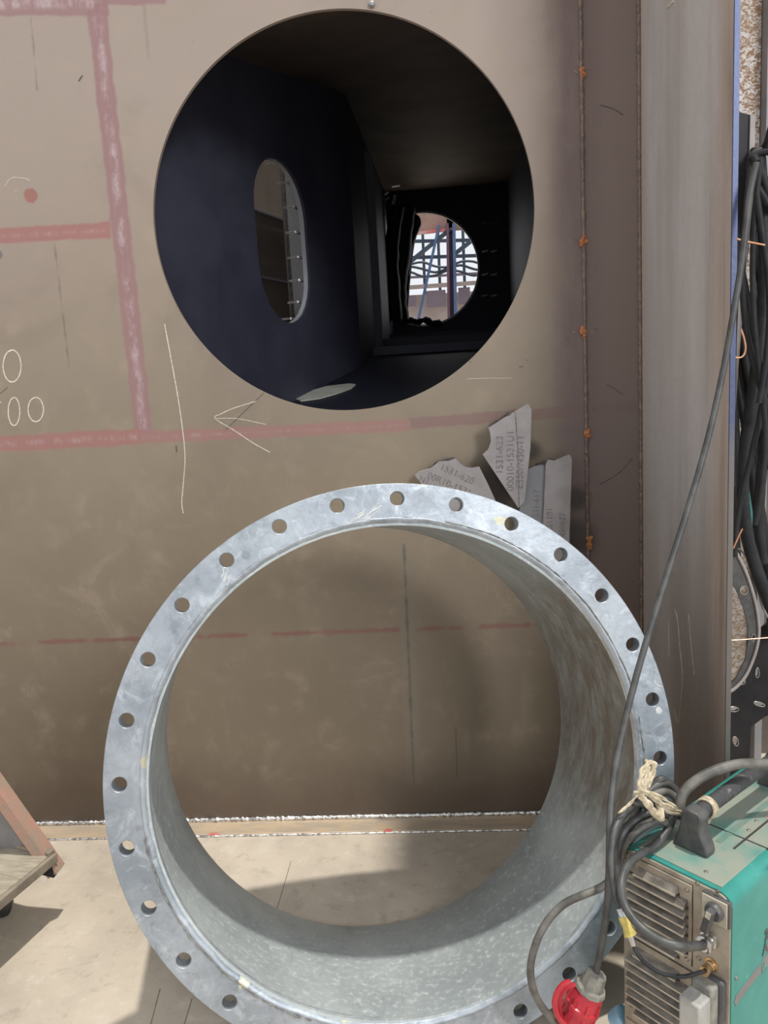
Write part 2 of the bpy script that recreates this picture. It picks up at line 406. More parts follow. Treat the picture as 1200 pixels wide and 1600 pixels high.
M_greybox = simple('dusty_grey_plastic', (.42, .41, .38), (.30, .29, .27), 16, .55)
M_brass = simple('brass', (.62, .44, .24), (.4, .28, .16), 50, .3, .9)
M_chrome = simple('chrome', (.7, .7, .7), (.5, .5, .5), 40, .2, 1)
M_rope = simple('jute_rope', (.60, .52, .38), (.38, .31, .21), 90, .9, 0, .8, 200)
M_yellow = simple('yellow_tape', (.75, .60, .16), (.5, .4, .12), 60, .5)
M_clear = simple('clear_hose_sleeve', (.62, .65, .66), (.45, .47, .48), 60, .2, .3)
M_red = simple('red_plug_plastic', (.50, .03, .045), (.38, .02, .035), 15, .33)
M_plugcap = simple('dusty_grey_cap', (.30, .285, .24), (.17, .165, .15), 30, .6)
M_blue = simple('pale_blue_plastic', (.30, .47, .62), (.2, .34, .46), 30, .4)
M_wood = simple('weathered_wood', (.36, .315, .245), (.25, .215, .165), 14, .85, 0, .5, 60, stretch=(1, 5, 5))
M_woodedge = simple('weathered_wood_edge', (.27, .225, .17), (.18, .15, .115), 14, .85, 0, .5, 60)
M_redrust = simple('flaking_red_primer', (.42, .225, .17), (.33, .24, .18), 14, .8, 0, .6, 70)
M_greysheet = simple('grey_steel_sheet', (.26, .25, .25), (.2, .19, .19), 8, .5, .3)
M_wheel = simple('black_wheel_rubber', (.018, .018, .02), (.03, .03, .03), 20, .6)
M_blacksteel = simple('black_steel', (.014, .014, .017), (.026, .025, .026), 12, .5, .1, spec=.25)
M_punch = simple('bare_steel_rim', (.36, .36, .34), (.25, .24, .23), 40, .4, .6)
def rustwall():
    t = NT('rust_streaked_scale'); n = t.noise(60, 6, .75, dist=1.2, stretch=(1, 1, 1.5)); n1 = t.noise(3, 4)
    c = t.mix(t.ramp(n, .46, .53), (.80, .76, .74), (.36, .21, .12)); c = t.mix(t.ramp(n1, .5, .65, 0, .4), c, (.45, .35, .22))
    x, y, z = t.sep(); c = t.mix(t.ramp(z, 1.8, 1.4, 0, .5), c, (.28, .23, .17))
    t.bump(n, .8, .006); return t.out(c, .7)
M_rustwall = rustwall()
M_darkbg = simple('dark_rear_wall', (.16, .135, .11), (.10, .085, .07), 5, .8)  # plain dark brown wall colour
M_chamber = simple('brown_chamber_primer', (.30, .25, .21), (.24, .2, .17), 5, .55)
M_chplate = simple('grey_chamber_plate', (.55, .55, .60), (.46, .46, .51), 5, .45, .2)
M_stud = simple('steel_stud', (.75, .75, .76), (.5, .5, .5), 40, .3, .8)
M_purple = simple('dark_red_column_paint', (.16, .08, .14), (.11, .06, .1), 6, .5)
M_redpaint = simple('red_painted_steel', (.60, .10, .07), (.55, .42, .4), 6, .5)
M_blueb = simple('blue_painted_brace', (.09, .16, .32), (.07, .12, .25), 8, .5)
M_mullion = simple('dark_window_bar', (.05, .08, .12), (.04, .06, .09), 8, .5)
M_beige = simple('beige_cladding', (.55, .47, .45), (.45, .38, .37), 3, .6)
M_mauve = simple('mauve_grey_panel', (.30, .25, .31), (.24, .2, .25), 3, .6)
M_paleroof = simple('brownish_beam', (.36, .22, .18), (.28, .17, .14), 5, .6)
M_pale = simple('pale_patch_and_bolts', (.75, .74, .66), (.6, .58, .5), 10, .5)  # for the tunnel light patch and the step bolts

# ------------------------------------------------------------------ setting: big plate, floor, stiffener
HC = (-.2385, 1.977); HR = .5815
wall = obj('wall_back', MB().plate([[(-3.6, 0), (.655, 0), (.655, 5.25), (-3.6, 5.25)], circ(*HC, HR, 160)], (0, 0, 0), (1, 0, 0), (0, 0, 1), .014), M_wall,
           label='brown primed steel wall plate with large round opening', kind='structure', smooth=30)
# the plate above faces -Y: normal u x v = -Y, extruded to +Y
obj('floor', MB().box((-.4, -1.5, -.05), (9, 7.4, .1)), M_floor, label='pale concrete shop floor', kind='structure', smooth=0)
sk = MB().plate([[(-.085, 0), (0, 0), (0, 5.2), (-.70, 5.2), (-.70, .0)]], (.655, 0, 0), (0, 1, 0), (0, 0, 1), .0115)
stf = obj('wall_right', MB().box((.661, -.347, 2.6), (.0115, .694, 5.2)), M_stiff, label='grey steel plate standing square to the brown wall', kind='structure', bevel=.001)
obj('cut_edge', MB().box((.661, -.6975, 2.6), (.0113, .006, 5.2)), M_edge, stf, label='bare cut edge with blue light painted on its upper part')
obj('baseboard_back', MB().box((-1.48, -.045, .004), (4.25, .088, .008)), M_strip, label='steel strip along foot of brown wall', kind='structure', bevel=.0015)

def bead_line(a, b, r, mat, name, parent, step=.006, seg=8, jit=.25, label=None):
    a = V(a); b = V(b); n = int((b-a).length/step); mb = MB(); pts = []
    for i in range(n+1): pts.append(a.lerp(b, i/n)+V((random.uniform(-1, 1), random.uniform(-1, 1), random.uniform(-1, 1)))*r*.12)
    rs = [r*(1+jit*sin(i*2.1)*.5+random.uniform(-jit, jit)) for i in range(n+1)]
    mb.tube(pts, lambda t: rs[int(round(t*n))], seg, smooth=1)
    return obj(name, mb, mat, parent, smooth=80, label=label)
bead_line((-3.0, -.006, .012), (.65, -.006, .012), .0085, M_weld, 'weld_bead', wall, label='bright fresh weld bead along wall foot')
bead_line((-3.0, -.090, .002), (.65, -.090, .002), .004, M_weld, 'weld_bead', wall, label='thin bright weld at strip edge')
bead_line((.651, -.003, .0), (.651, -.003, 5.0), .006, M_rustweld, 'weld_bead', wall, label='rusty corner weld beside grey plate')
a0 = atY(905, -200, 0); a1 = atY(918, 890, 0)
bead_line((a0.x, -.0015, 3.6), (a1.x, -.0015, .02), .0062, M_rustweld, 'weld_bead', wall, label='long vertical rusty weld seam')
mb = MB()
for (px, py) in ((910, 113), (911, 376), (912, 517), (917, 677), (921, 848)):
    p = atY(px, py, -.004); ic = [(p+V((random.gauss(0, .004), -random.random()*.003, random.gauss(0, .008)))) for _ in range(9)]
    for q in ic: mb.lathe([(-.004, .001), (-.002, .006), (.002, .0065), (.005, .002)], q, (0, -1, 0), 8)
obj('tack_weld', mb, M_rust, wall, label='orange rusted tack welds')
mb = MB()
for (px, py) in ((898, 112), (921, 106), (903, 374), (895, 519), (888, 530), (925, 518), (932, 516), (930, 638), (942, 636), (733, 564), (822, 560), (817, 572)):
    p = atY(px, py, -.001)
    mb.tube([p, p+V((random.uniform(-.012, .012), -.004, random.uniform(-.006, .006)))], .0014, 5, 1)
for i in range(170):
    p = V((.6455-abs(random.gauss(0, .003)), -.001-random.random()*.004, random.uniform(.3, 2.9))); mb.lathe([(-.001, .0003), (0, .0014), (.001, .0003)], p, (0, -1, 0), 5)
for i in range(60):
    p = V((random.uniform(-1.5, .6), -.001, random.uniform(.05, 2.9)))
    if (p.x-HC[0])**2+(p.z-HC[1])**2 > (HR+.02)**2: mb.lathe([(-.001, .0003), (0, .0013), (.001, .0003)], p, (0, -1, 0), 5)
sp = obj('weld_spatter', mb, M_spatter, wall, kind='stuff')
# rusty drip bolt at the top of the hole
p = atY(581, 6, -.006)
obj('weld_blob', MB().lathe([(-.006, .004), (-.002, .010), (.004, .009), (.008, .003)], p, (0.2, -1, .4), 10), M_bead, wall)

def stroke(name, pts, r, mat, parent, depth=-.0006, closed=False, yy=None):
    w = [atY(x, y, depth) for x, y in pts]; mb = MB(); mb.tube(w, r, 5, 5, closed)
    mb.v = [V((p.x, depth+(p.y-depth)*.35, p.z)) for p in mb.v]
    return obj(name, mb, mat, parent)
def el(cx, cy, a, b, n=14, ph=-1.9, end=1.0): return [(cx+a*cos(ph+2*pi*end*k/n), cy+b*sin(ph+2*pi*end*k/n)) for k in range(n+1)]
stroke('chalk_digit', el(19, 572, 14, 25, end=1.05), .0024, M_chalk, wall)
stroke('chalk_digit', el(22, 643, 9, 22, end=1.02), .0022, M_chalk, wall)
stroke('chalk_digit', el(56, 640, 12, 19, end=1.02), .0022, M_chalk, wall)
stroke('chalk_digit', [(-14, 640), (-6, 632), (2, 628)], .002, M_chalk, wall)
stroke('chalk_line', [(257, 506), (267, 560), (277, 615), (285, 670), (289, 715), (286, 760), (284, 785), (286, 802)], .0019, M_chalk, wall)
stroke('chalk_arrow', [(400, 627), (365, 638), (345, 647), (336, 654), (365, 672), (395, 692), (422, 707)], .0013, M_chalk, wall)
stroke('chalk_arrow', [(336, 654), (370, 654), (415, 663)], .0011, M_chalk, wall)
stroke('scratch', [(412, 614), (385, 640), (352, 672)], .0012, M_scratch, wall)
stroke('scratch', [(938, 164), (958, 170), (974, 180)], .0016, M_scratch, wall)
stroke('scratch', [(936, 758), (968, 738), (988, 716)], .0012, M_scratch, wall)
stroke('scratch', [(948, 601), (960, 607), (973, 617)], .0012, M_scratch, wall)
stroke('scratch', [(123, 127), (126, 122), (129, 118)], .0022, M_scratch, wall)
stroke('scratch', [(12, 605), (4, 612), (-6, 620)], .001, M_scratch, wall)
stroke('scratch', [(275, 696), (276, 706)], .0022, M_scratch, wall)
stroke('scratch', [(730, 592), (760, 591), (800, 591)], .0008, M_chalk, wall)
stroke('scratch', [(712, 1135), (713, 1175), (714, 1215)], .0009, M_scratch, wall)
stroke('chalk_digit', [(8, 290), (18, 278), (40, 279), (47, 283)], .0009, M_chalk, wall)
# chalk loops on the plate standing square to the wall
def chx(pts, r=.0016):
    w = [at(x, y, 0, .6545) for x, y in pts]; mb = MB(); mb.tube(w, r, 5, 5); obj('chalk_loop', mb, M_chalk, stf)
chx([(1046, 1025), (1045, 975), (1052, 953), (1058, 965), (1062, 1010), (1066, 1060), (1062, 1110), (1060, 1130), (1055, 1115), (1057, 1095)], .001)
chx([(1065, 990), (1068, 968), (1075, 960), (1078, 990), (1082, 1030), (1085, 1055)], .0007)
p = at(1046, 10, 0, .6535)
obj('scratch', MB().tube([at(1052, 2, 0, .654), at(1042, 12, 0, .654)], .003, 6, 1), M_chalk, stf)

# floor control joints: thin grooves read as dark lines
mb = MB()
for a_, b_ in (((455, 1345), (430, 1430)), ((250, 1545), (215, 1680)), ((300, 1560), (285, 1610))):
    A = at(*a_, 2, .0005); B = at(*b_, 2, .0005); mb.bar(A, B, .0020, .0008)
obj('trim_1', mb, simple('joint_dirt', (.17, .15, .125), (.26, .235, .2), 40, .9), kind='structure', label='thin dark joint lines in the concrete floor')

# ------------------------------------------------------------------ box interior behind the opening
def zc(y): return 2.60+.19*y if y < 1.63 else 2.91+.08*(y-1.63)
def zf(y): return 1.36+.05*y if y < .8 else (1.40+.22*(y-.8) if y < 1.63 else 1.583+.12*(y-1.63))
dL = V((.33, .944, 0)); dL.normalize()
P0 = V((-.905, .014, 0)); P1 = P0+dL*1.71       # left inner wall ends at the first corner
YB = 4.6
bc = atY(662, 421, YB); bR = atY(795, 420, YB).x; bL = atY(609, 420, YB).x
nL = V((dL.y, -dL.x, 0))
def onL(px, py):
    q = hit(px, py, P0, nL); return ((q-P0).dot(dL), q.z)
sL = onL(402, 380)[0]; sR = onL(481, 380)[0]; sT = onL(437, 250)[1]; sB = onL(455, 505)[1]
sc = ((sL+sR)/2, (sT+sB)/2)
hole = stadium(sc[0], sc[1], sR-sL, sT-sB)
Ltot = (P1-P0).length
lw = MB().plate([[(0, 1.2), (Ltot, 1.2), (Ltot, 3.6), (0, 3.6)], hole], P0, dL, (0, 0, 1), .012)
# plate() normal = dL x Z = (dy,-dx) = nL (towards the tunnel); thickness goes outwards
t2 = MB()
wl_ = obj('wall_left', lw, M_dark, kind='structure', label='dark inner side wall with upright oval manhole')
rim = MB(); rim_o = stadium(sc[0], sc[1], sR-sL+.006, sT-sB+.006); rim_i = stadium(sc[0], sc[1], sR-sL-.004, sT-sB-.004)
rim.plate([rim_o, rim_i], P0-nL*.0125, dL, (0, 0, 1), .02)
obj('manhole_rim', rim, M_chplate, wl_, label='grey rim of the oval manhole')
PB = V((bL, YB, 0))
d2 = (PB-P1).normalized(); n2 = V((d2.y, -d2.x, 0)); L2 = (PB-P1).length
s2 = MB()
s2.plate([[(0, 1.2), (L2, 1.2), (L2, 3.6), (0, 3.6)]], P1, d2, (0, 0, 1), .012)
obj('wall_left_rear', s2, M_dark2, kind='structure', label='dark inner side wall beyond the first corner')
s3 = MB().box(((.62+bR)/2+.02, YB/2, 2.4), (.012, YB+.1, 2.6)) if False else MB()
a_ = V((.60, .014, 0)); b_ = V((bR, YB, 0)); d3 = (a_-b_).normalized()
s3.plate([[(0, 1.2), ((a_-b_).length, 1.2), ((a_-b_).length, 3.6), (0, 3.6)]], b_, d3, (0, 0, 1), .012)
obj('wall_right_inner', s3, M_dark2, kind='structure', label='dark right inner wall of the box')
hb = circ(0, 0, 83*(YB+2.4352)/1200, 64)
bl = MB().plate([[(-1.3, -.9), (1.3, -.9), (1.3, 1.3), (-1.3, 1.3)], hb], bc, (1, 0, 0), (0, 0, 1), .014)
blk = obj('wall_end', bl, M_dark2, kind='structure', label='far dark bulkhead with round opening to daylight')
rr = 83*(YB+2.4352)/1200
obj('opening_rim', MB().plate([circ(0, 0, rr+.004, 64), circ(0, 0, rr-.012, 64)], bc+V((0, -.004, 0)), (1, 0, 0), (0, 0, 1), .03), M_punch, blk, label='pale rim of far round opening')
ce = MB(); fl = MB()
ys = [.014, .4, .8, 1.2, 1.63, 2.4, 3.2, YB+.1]
for (mbb, fz, th) in ((ce, zc, .02), (fl, zf, -.02)):
    vs_ = []
    for yy in ys:
        for xx in (-2.6, 1.6):
            vs_ += [(xx if xx < 0 else .75, yy, fz(yy)), (xx if xx < 0 else .75, yy, fz(yy)+th)]
    fs = []
    for i in range(len(ys)-1):
        a = i*4; b = a+4; fs += [(a, a+2, b+2, b), (a+1, b+1, b+3, a+3), (a, b, b+1, a+1), (a+2, a+3, b+3, b+2)]
    fs += [(0, 1, 3, 2), (len(vs_)-4, len(vs_)-2, len(vs_)-1, len(vs_)-3)]
    mbb.add(vs_, fs)
# the ceiling and floor of the tunnel run only between its side walls
def clip_strip(fz, th, name, mat, label):
    mbb = MB(); vs_ = []; fs = []
    for yy in ys:
        if yy < P1.y: xl = P0.x+(yy-.014)*dL.x/dL.y
        else: xl = P1.x+(yy-P1.y)*(PB.x-P1.x)/(PB.y-P1.y)
        xr_ = a_.x+(yy-.014)*(b_.x-a_.x)/(b_.y-a_.y)
        for xx in (xl-.013, xr_+.013): vs_ += [(xx, yy, fz(yy)), (xx, yy, fz(yy)+th)]
    for i in range(len(ys)-1):
        a = i*4; b = a+4; fs += [(a, a+2, b+2, b), (a+1, b+1, b+3, a+3), (a, b, b+1, a+1), (a+2, a+3, b+3, b+2)]
    fs += [(0, 1, 3, 2), (len(vs_)-4, len(vs_)-2, len(vs_)-1, len(vs_)-3)]
    mbb.add(vs_, fs); return obj(name, mbb, mat, kind='structure', label=label)
clip_strip(zc, .02, 'ceiling', M_ceil, 'brownish ceiling plate of the dark box')
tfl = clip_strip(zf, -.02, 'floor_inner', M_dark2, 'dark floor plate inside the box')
# stiffener ribs crossing the tunnel floor
for yy, h in ((2.3, .05), (3.1, .05), (3.9, .04)):
    xl = P1.x+(yy-P1.y)*(PB.x-P1.x)/(PB.y-P1.y); xr_ = a_.x+(yy-.014)*(b_.x-a_.x)/(b_.y-a_.y)
    obj('floor_rib', MB().box(((xl+xr_)/2, yy, zf(yy)+h/2), (xr_-xl-.02, .02, h)), M_dark, tfl)
0 and obj('corner_flange', MB().box(P1+V((.03, .02, 2.2)), (.09, .012, 1.9)), M_dark, wl_)
# studs on the bulkhead, right of the round opening
for py in (350, 394, 430, 463):
    for px in (757, 771):
        p = atY(px, py, YB-.001); q = p+V((.0, -.05, .0))
        obj('step_bolt', MB().tube([q-V((.026, 0, .004)), q+V((.026, 0, .004))], .007, 8, 1).tube([p, q], .006, 8, 1), M_pale if py > 360 else M_punch, blk)
# side chamber seen through the manhole
cz = sc[1]; cc = P0+dL*sc[0]
def inL(s, d, z): return P0+dL*s-nL*d+V((0, 0, z))
e1a = hit(440, 265, P0-nL*.30, nL); e1b = hit(457, 500, P0-nL*.30, nL)
sa = (e1a-P0).dot(dL); sb = (e1b-P0).dot(dL); za, zb = e1a.z, e1b.z
ch = MB().plate([[(-.22, .9), (3.2, .9), (3.2, 3.6), (-.22, 3.6)]], P0-nL*.75, dL, (0, 0, 1), .012)
chw = obj('wall_chamber', ch, M_chamber, kind='structure', label='brown plate seen through the oval manhole')
def ledge(py, h):
    q = hit(425, py, P0-nL*.741, nL)
    obj('stiffener', MB().plate([[(-.2, 0), (3.1, 0), (3.1, h), (-.2, h)]], P0-nL*.741+V((0, 0, q.z)), dL, (0, 0, 1), .009), M_chplate, chw)
ledge(338, .012); ledge(437, .012)
obj('grey_plate', MB().plate([[(sa, za+.35), (sb, zb-.3), (sb+1.2, zb-.3), (sa+1.2, za+.35)]], P0-nL*.30, dL, (0, 0, 1), .012), M_chplate, wl_, label='grey plate behind the oval manhole')
obj('plate_edge', MB().bar(P0-nL*.295+dL*sa+V((0, 0, za+.35)), P0-nL*.295+dL*sb+V((0, 0, zb-.3)), .014, .012, nL), M_stud, wl_)
mbs = [(452, 286), (461, 324), (464, 363), (468, 402), (470, 438), (468, 472), (457, 498), (437, 256)]
for px, py in mbs:
    q = hit(px, py, P0-nL*.045, nL)
    obj('stud', MB().tube([q-dL*.016, q+dL*.02-V((0, 0, .002))], .0065, 8, 1).tube([q-dL*.018, q-dL*.018-nL*.05], .005, 8, 1), M_stud, wl_)
# chamber roof leaves a gap at the top, so only a little daylight falls in
mbx = MB(); mbx.plate([[(.02, .46), (3.2, .46), (3.2, .62), (.02, .62)]], P0+V((0, 0, 3.3)), dL, -nL, .012)
obj('ceiling_chamber', mbx, M_chamber, kind='structure', label='brown roof plate of side chamber')
mbx = MB(); mbx.plate([[(.02, .02), (3.2, .02), (3.2, .76), (-.20, .76)]], P0+V((0, 0, 1.0)), dL, -nL, .012)
obj('floor_chamber', mbx, M_chamber, kind='structure', label='brown floor plate of side chamber')
# light patch on the tunnel floor, built as a thin pale plate
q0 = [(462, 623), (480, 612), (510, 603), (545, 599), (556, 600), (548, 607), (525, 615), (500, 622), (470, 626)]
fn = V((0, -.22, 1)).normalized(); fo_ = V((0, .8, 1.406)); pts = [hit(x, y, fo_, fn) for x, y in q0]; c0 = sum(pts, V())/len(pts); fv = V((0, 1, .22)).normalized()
obj('light_patch', MB().plate([[(p.x-c0.x, (p-c0).dot(fv)) for p in pts][::-1]], c0, (1, 0, 0), fv, .004), M_pale, label='thin pale plate standing in for a light patch on dark box floor', cat='light patch', origin=c0)
# black hoses hanging left of the far opening
hs = [([(622, 322), (617, 345), (612, 400), (614, 450), (618, 500)], .062, 4.30),
      ([(638, 322), (634, 350), (629, 400), (624, 450), (627, 500)], .068, 4.44),
      ([(642, 345), (650, 344), (651, 354), (643, 380), (638, 420), (634, 460), (632, 498)], .028, 4.52),
      ([(646, 338), (653, 346), (648, 362), (640, 385), (635, 430)], .03, 4.5)]
for i, (pp, r, yy) in enumerate(hs):
    pts = [atY(x, y, yy) for x, y in pp]
    obj('hose', MB().tube(pts, r, 12, 4, wob=.25), M_cable, label=['thick black hose hanging furthest left of far opening', 'black hose hanging over left rim of far opening',
        'black hose hooked at top left of far opening', 'short black hose end hanging inside top of far opening'][i], cat='hose', origin=pts[-1])
mb = MB()
pts = [(628, 503), (640, 500), (652, 503), (664, 500), (676, 505), (690, 504)]
mb.tube([atY(x, y, 4.5) for x, y in pts], .028, 10, 4, wob=.8)
obj('hose', mb, M_cable, label='black hose lying along bottom rim of far opening', cat='hose', origin=atY(640, 505, 4.5))
lp = atY(614, 314, 4.2)
obj('lamp_clip', MB().tube([atY(616, 305, 4.2), atY(613, 320, 4.2)], .022, 10, 2), M_stud, label='small pale clip shining beside the hanging black hoses', cat='clip', origin=lp)
mb = MB()
for a2, b2 in (((601, 304), (607, 300)), ((602, 313), (608, 308)), ((612, 292), (625, 290))): mb.tube([atY(*a2, 4.2), atY(*b2, 4.2)], .008, 6, 1)
obj('wire_ends', mb, M_stud, label='thin pale wire ends above the small clip', cat='wire', origin=atY(604, 306, 4.2))

# hall beyond the far opening (a room with a bright window)
YH = 9.0
obj('floor_hall', MB().box((.4, 7.4, 1.80), (6, 5.4, .1)), M_floor, kind='structure', label='hall floor beyond the far bulkhead')
def hq(x, y, yy=YH): return atY(x, y, yy)
wf = thing('window_frame', hq(690, 430), 'dark barred window grid seen through the far round opening', 'window')
for (x1, y1, x2, y2) in ((600, 378, 800, 374), (600, 404, 790, 398), (600, 356, 800, 354)):
    obj('glazing_bar', MB().bar(hq(x1, y1), hq(x2, y2), .03, .045), M_mullion, wf)
for x in (628, 659, 683, 722, 752):
    obj('glazing_bar', MB().bar(hq(x, 330), V((hq(x+3, 432).x, YH, 1.86)), .04, .04, V((0, 1, 0))), M_mullion, wf)
cl_ = thing('column', hq(707, 560, 8), 'dark purple steel column beyond the far round opening', 'column')
obj('column_web', MB().bar(hq(703, 335, 8), V((hq(707, 500, 8).x, 8, 1.86)), .09, .1, V((0, 1, 0))), M_purple, cl_)
obj('column_flange', MB().bar(hq(709, 350, 7.9), hq(713, 560, 7.9), .04, .12, V((0, 1, 0))), M_blueb, cl_)
obj('column_flange', MB().bar(hq(699, 350, 7.9), hq(702, 560, 7.9), .03, .12, V((0, 1, 0))), M_purple, cl_)
obj('girder', MB().bar(hq(590, 352, 8), hq(790, 338, 8), .1, .25).bar(hq(590, 352, 8), V((hq(590, 352, 8).x, 8, 1.86)), .1, .1, V((0, 1, 0))).bar(hq(790, 338, 8), V((hq(790, 338, 8).x, 8, 1.86)), .1, .1, V((0, 1, 0))), M_paleroof, label='brown roof girder across the top of far opening', cat='girder', origin=hq(660, 350, 7.6))
obj('red_rail', MB().bar(hq(640, 366, 7.92), hq(710, 358, 7.92), .04, .035), M_redpaint, label='red painted rail under the brown girder', cat='rail', origin=hq(660, 364, 7.4))
obj('brace', MB().bar(hq(630, 418, 7.92), hq(704, 358, 7.92), .05, .05), M_mullion, label='dark diagonal brace left of the purple column', cat='brace', origin=hq(660, 390, 7.5))
obj('brace', MB().bar(hq(709, 398, 7.92), hq(750, 366, 7.92), .05, .05), M_mullion, label='dark diagonal brace right of the purple column', cat='brace', origin=hq(730, 384, 7.5))
obj('brace', MB().bar(hq(650, 516, 7.9), hq(686, 352, 7.9), .035, .035), M_blueb, label='steep thin blue brace in front of the window grid', cat='brace', origin=hq(665, 440, 7.3))
mch = thing('machine', hq(680, 520, 8.4), 'beige machine housing with mauve panels low in far opening', 'machine')
obj('housing', MB().box(hq(690, 500, 8.8)-V((0, 0, .1)), (2.4, .3, .9)), M_beige, mch)
obj('top_rail', MB().bar(hq(600, 452, 8.5), hq(800, 438, 8.5), .06, .05), M_beige, mch)
obj('top_rail', MB().bar(hq(600, 436, 8.5), hq(800, 424, 8.5), .04, .03), M_mauve, mch)
for a2, b2 in (((636, 462), (650, 478)), ((666, 455), (697, 478)), ((716, 450), (735, 474))):
    A = hq(a2[0], a2[1], 8.55); B = hq(b2[0], b2[1], 8.55)
    obj('panel', MB().box((A+B)/2, (abs(B.x-A.x), .05, abs(A.z-B.z))), M_mauve, mch)
for i, (yy, lab) in enumerate(((416, 'upper drooping dark cable across the bright window'), (423, 'middle drooping dark cable across the bright window'), (430, 'lowest drooping dark cable across the bright window'))):
    pts = [hq(600+20*k, yy+5*sin(k*1.7+i)-k*.6, 8.3) for k in range(11)]
    obj('cable', MB().tube(pts, .016, 6, 3), M_mullion, label=lab, cat='cable', group=None, origin=pts[5])

# ------------------------------------------------------------------ offcuts on the wall
def offcut(label, poly, y0, th, mat, texts, fold=None, burn=None, tilt=0):
    c = atY(*poly[0], y0); t = thing('steel_offcut', V((c.x, -.001, c.z)), label, 'offcut', 'grey steel offcuts on the brown wall')
    pts = [atY(x, y, y0) for x, y in poly]
    L = [(p.x, p.z) for p in pts]
    ar = sum(L[i][0]*L[(i+1) % len(L)][1]-L[(i+1) % len(L)][0]*L[i][1] for i in range(len(L)))
    if ar < 0: L = L[::-1]
    obj('plate', MB().plate([L], (0, y0, 0), (1, 0, 0), (0, 0, 1), th), mat, t, bevel=.0012)
    if burn:
        mb = MB(); pb = [atY(x, y, y0+th*.45) for x, y in burn]; mb.tube(pb, .005, 7, 5, wob=.9); obj('burnt_edge', mb, M_burn, t, label='burnt ragged cut edge')
    if fold:
        mb = MB(); mb.tube([atY(x, y, y0-.0003) for x, y in fold], .0016, 5, 1); obj('crease', mb, M_ink, t)
    for (body, px, py, ang, size) in texts:
        o = atY(px, py, y0-.0006); a = radians(ang); u = V((cos(a), 0, sin(a))); v = V((-sin(a), 0, cos(a)))
        text('lettering', body, size, o, u, v, M_ink, t)
    return t
offcut('flat steel offcut with scalloped corner, half hidden behind flange rim',
       [(648, 743), (655, 737), (674, 731), (686, 721), (700, 720), (712, 716), (719, 724), (728, 730), (738, 731), (749, 729), (762, 755), (778, 790), (788, 812), (700, 812)],
       -.050, .012, M_offcut, [('1531-620', 714, 741, -28, .030), ('00R10-1531', 702, 757, -26, .030), ('N1.', 664, 751, -26, .026)],
       burn=[(672, 732), (684, 722), (697, 719), (711, 716)])
offcut('kite shaped steel offcut with concave left side, highest of three',
       [(825, 630), (831, 640), (829, 700), (820, 784), (810, 794), (754, 710), (763, 702), (767, 690), (766, 678), (763, 668), (775, 661), (782, 656), (792, 650), (806, 642)],
       -.078, .012, M_offcut, [('1531-623', 781, 711, 88, .031), ('00010-1531U1', 798, 720, 88, .031), ('ES30/N50-11', 813, 722, 87, .031)],
       fold=[(805, 644), (809, 700), (811, 790)], burn=[(764, 667), (778, 658), (790, 650), (803, 643)])
offcut('blue-grey strip offcut standing behind the tallest offcut',
       [(826, 732), (856, 722), (860, 800), (862, 880), (800, 880), (812, 795)],
       -.050, .012, M_offcut2, [('1531-617', 838, 790, 86, .026)], burn=[(828, 731), (840, 726), (855, 720)])
offcut('long rectangular steel offcut with angled top, nearest the rusty seam',
       [(853, 724), (857, 718), (866, 720), (890, 710), (894, 717), (892, 780), (889, 880), (846, 880)],
       -.064, .012, M_offcut, [('ES1101', 859, 812, 88, .026), ('N50627', 879, 822, 88, .026)], burn=[(846, 724), (856, 719), (866, 719)])

# ------------------------------------------------------------------ flanged ring
ring = thing('flanged_pipe_ring', (RC.x, RC.y, 0), 'large galvanised flanged pipe ring standing on the floor before the wall', 'pipe flange')
RO, RI, RBC = .6335, .548, .5997
loops = [circ(0, 0, RO, 180), circ(0, 0, .5575, 140)]
ph = .0667
for k in range(28):
    t = ph+k*2*pi/28; loops.append(circ(RBC*sin(t), RBC*cos(t), .0158, 22))
fm = MB().plate(loops, RC, RA, RB, .034)
obj('flange', fm, M_flange, ring, bevel=.0012, seg=1, smooth=30, label='galvanised flange with 28 bolt holes')
# pipe: sheared lathe
PL = .432
pv = MB(); prof = [(-.006, .540), (-PL*.33, .541), (-PL*.66, .542), (-PL+.003, .5435), (-PL, .545), (-PL, .5535), (-PL*.5, .5535), (-.004, .5535)]
sg = 160
for (h, r) in prof:
    sh = -.027*(-h/PL)
    for k in range(sg):
        t = 2*pi*k/sg; pv.v.append(RC+RN*h+RA*(sh+r*sin(t))+RB*(r*cos(t)))
for i in range(len(prof)):
    p_ = i*sg; q_ = ((i+1) % len(prof))*sg
    for k in range(sg): pv.f.append((p_+k, p_+(k+1) % sg, q_+(k+1) % sg, q_+k))
obj('pipe', pv, M_pipe, ring, smooth=40, label='short pipe barrel behind the flange')
def ringbead(rad, off, r, mat, name, amp):
    pts = []; n = 720; mb = MB()
    for k in range(n):
        t = 2*pi*k/n; rr = rad+amp*noise.noise(V((cos(t)*9, sin(t)*9, off*50)))
        pts.append(RC+RN*off+RA*(rr*sin(t))+RB*(rr*cos(t)))
    mb.tube(pts, r, 8, 1, True, wob=.5); return obj(name, mb, mat, ring, smooth=80)
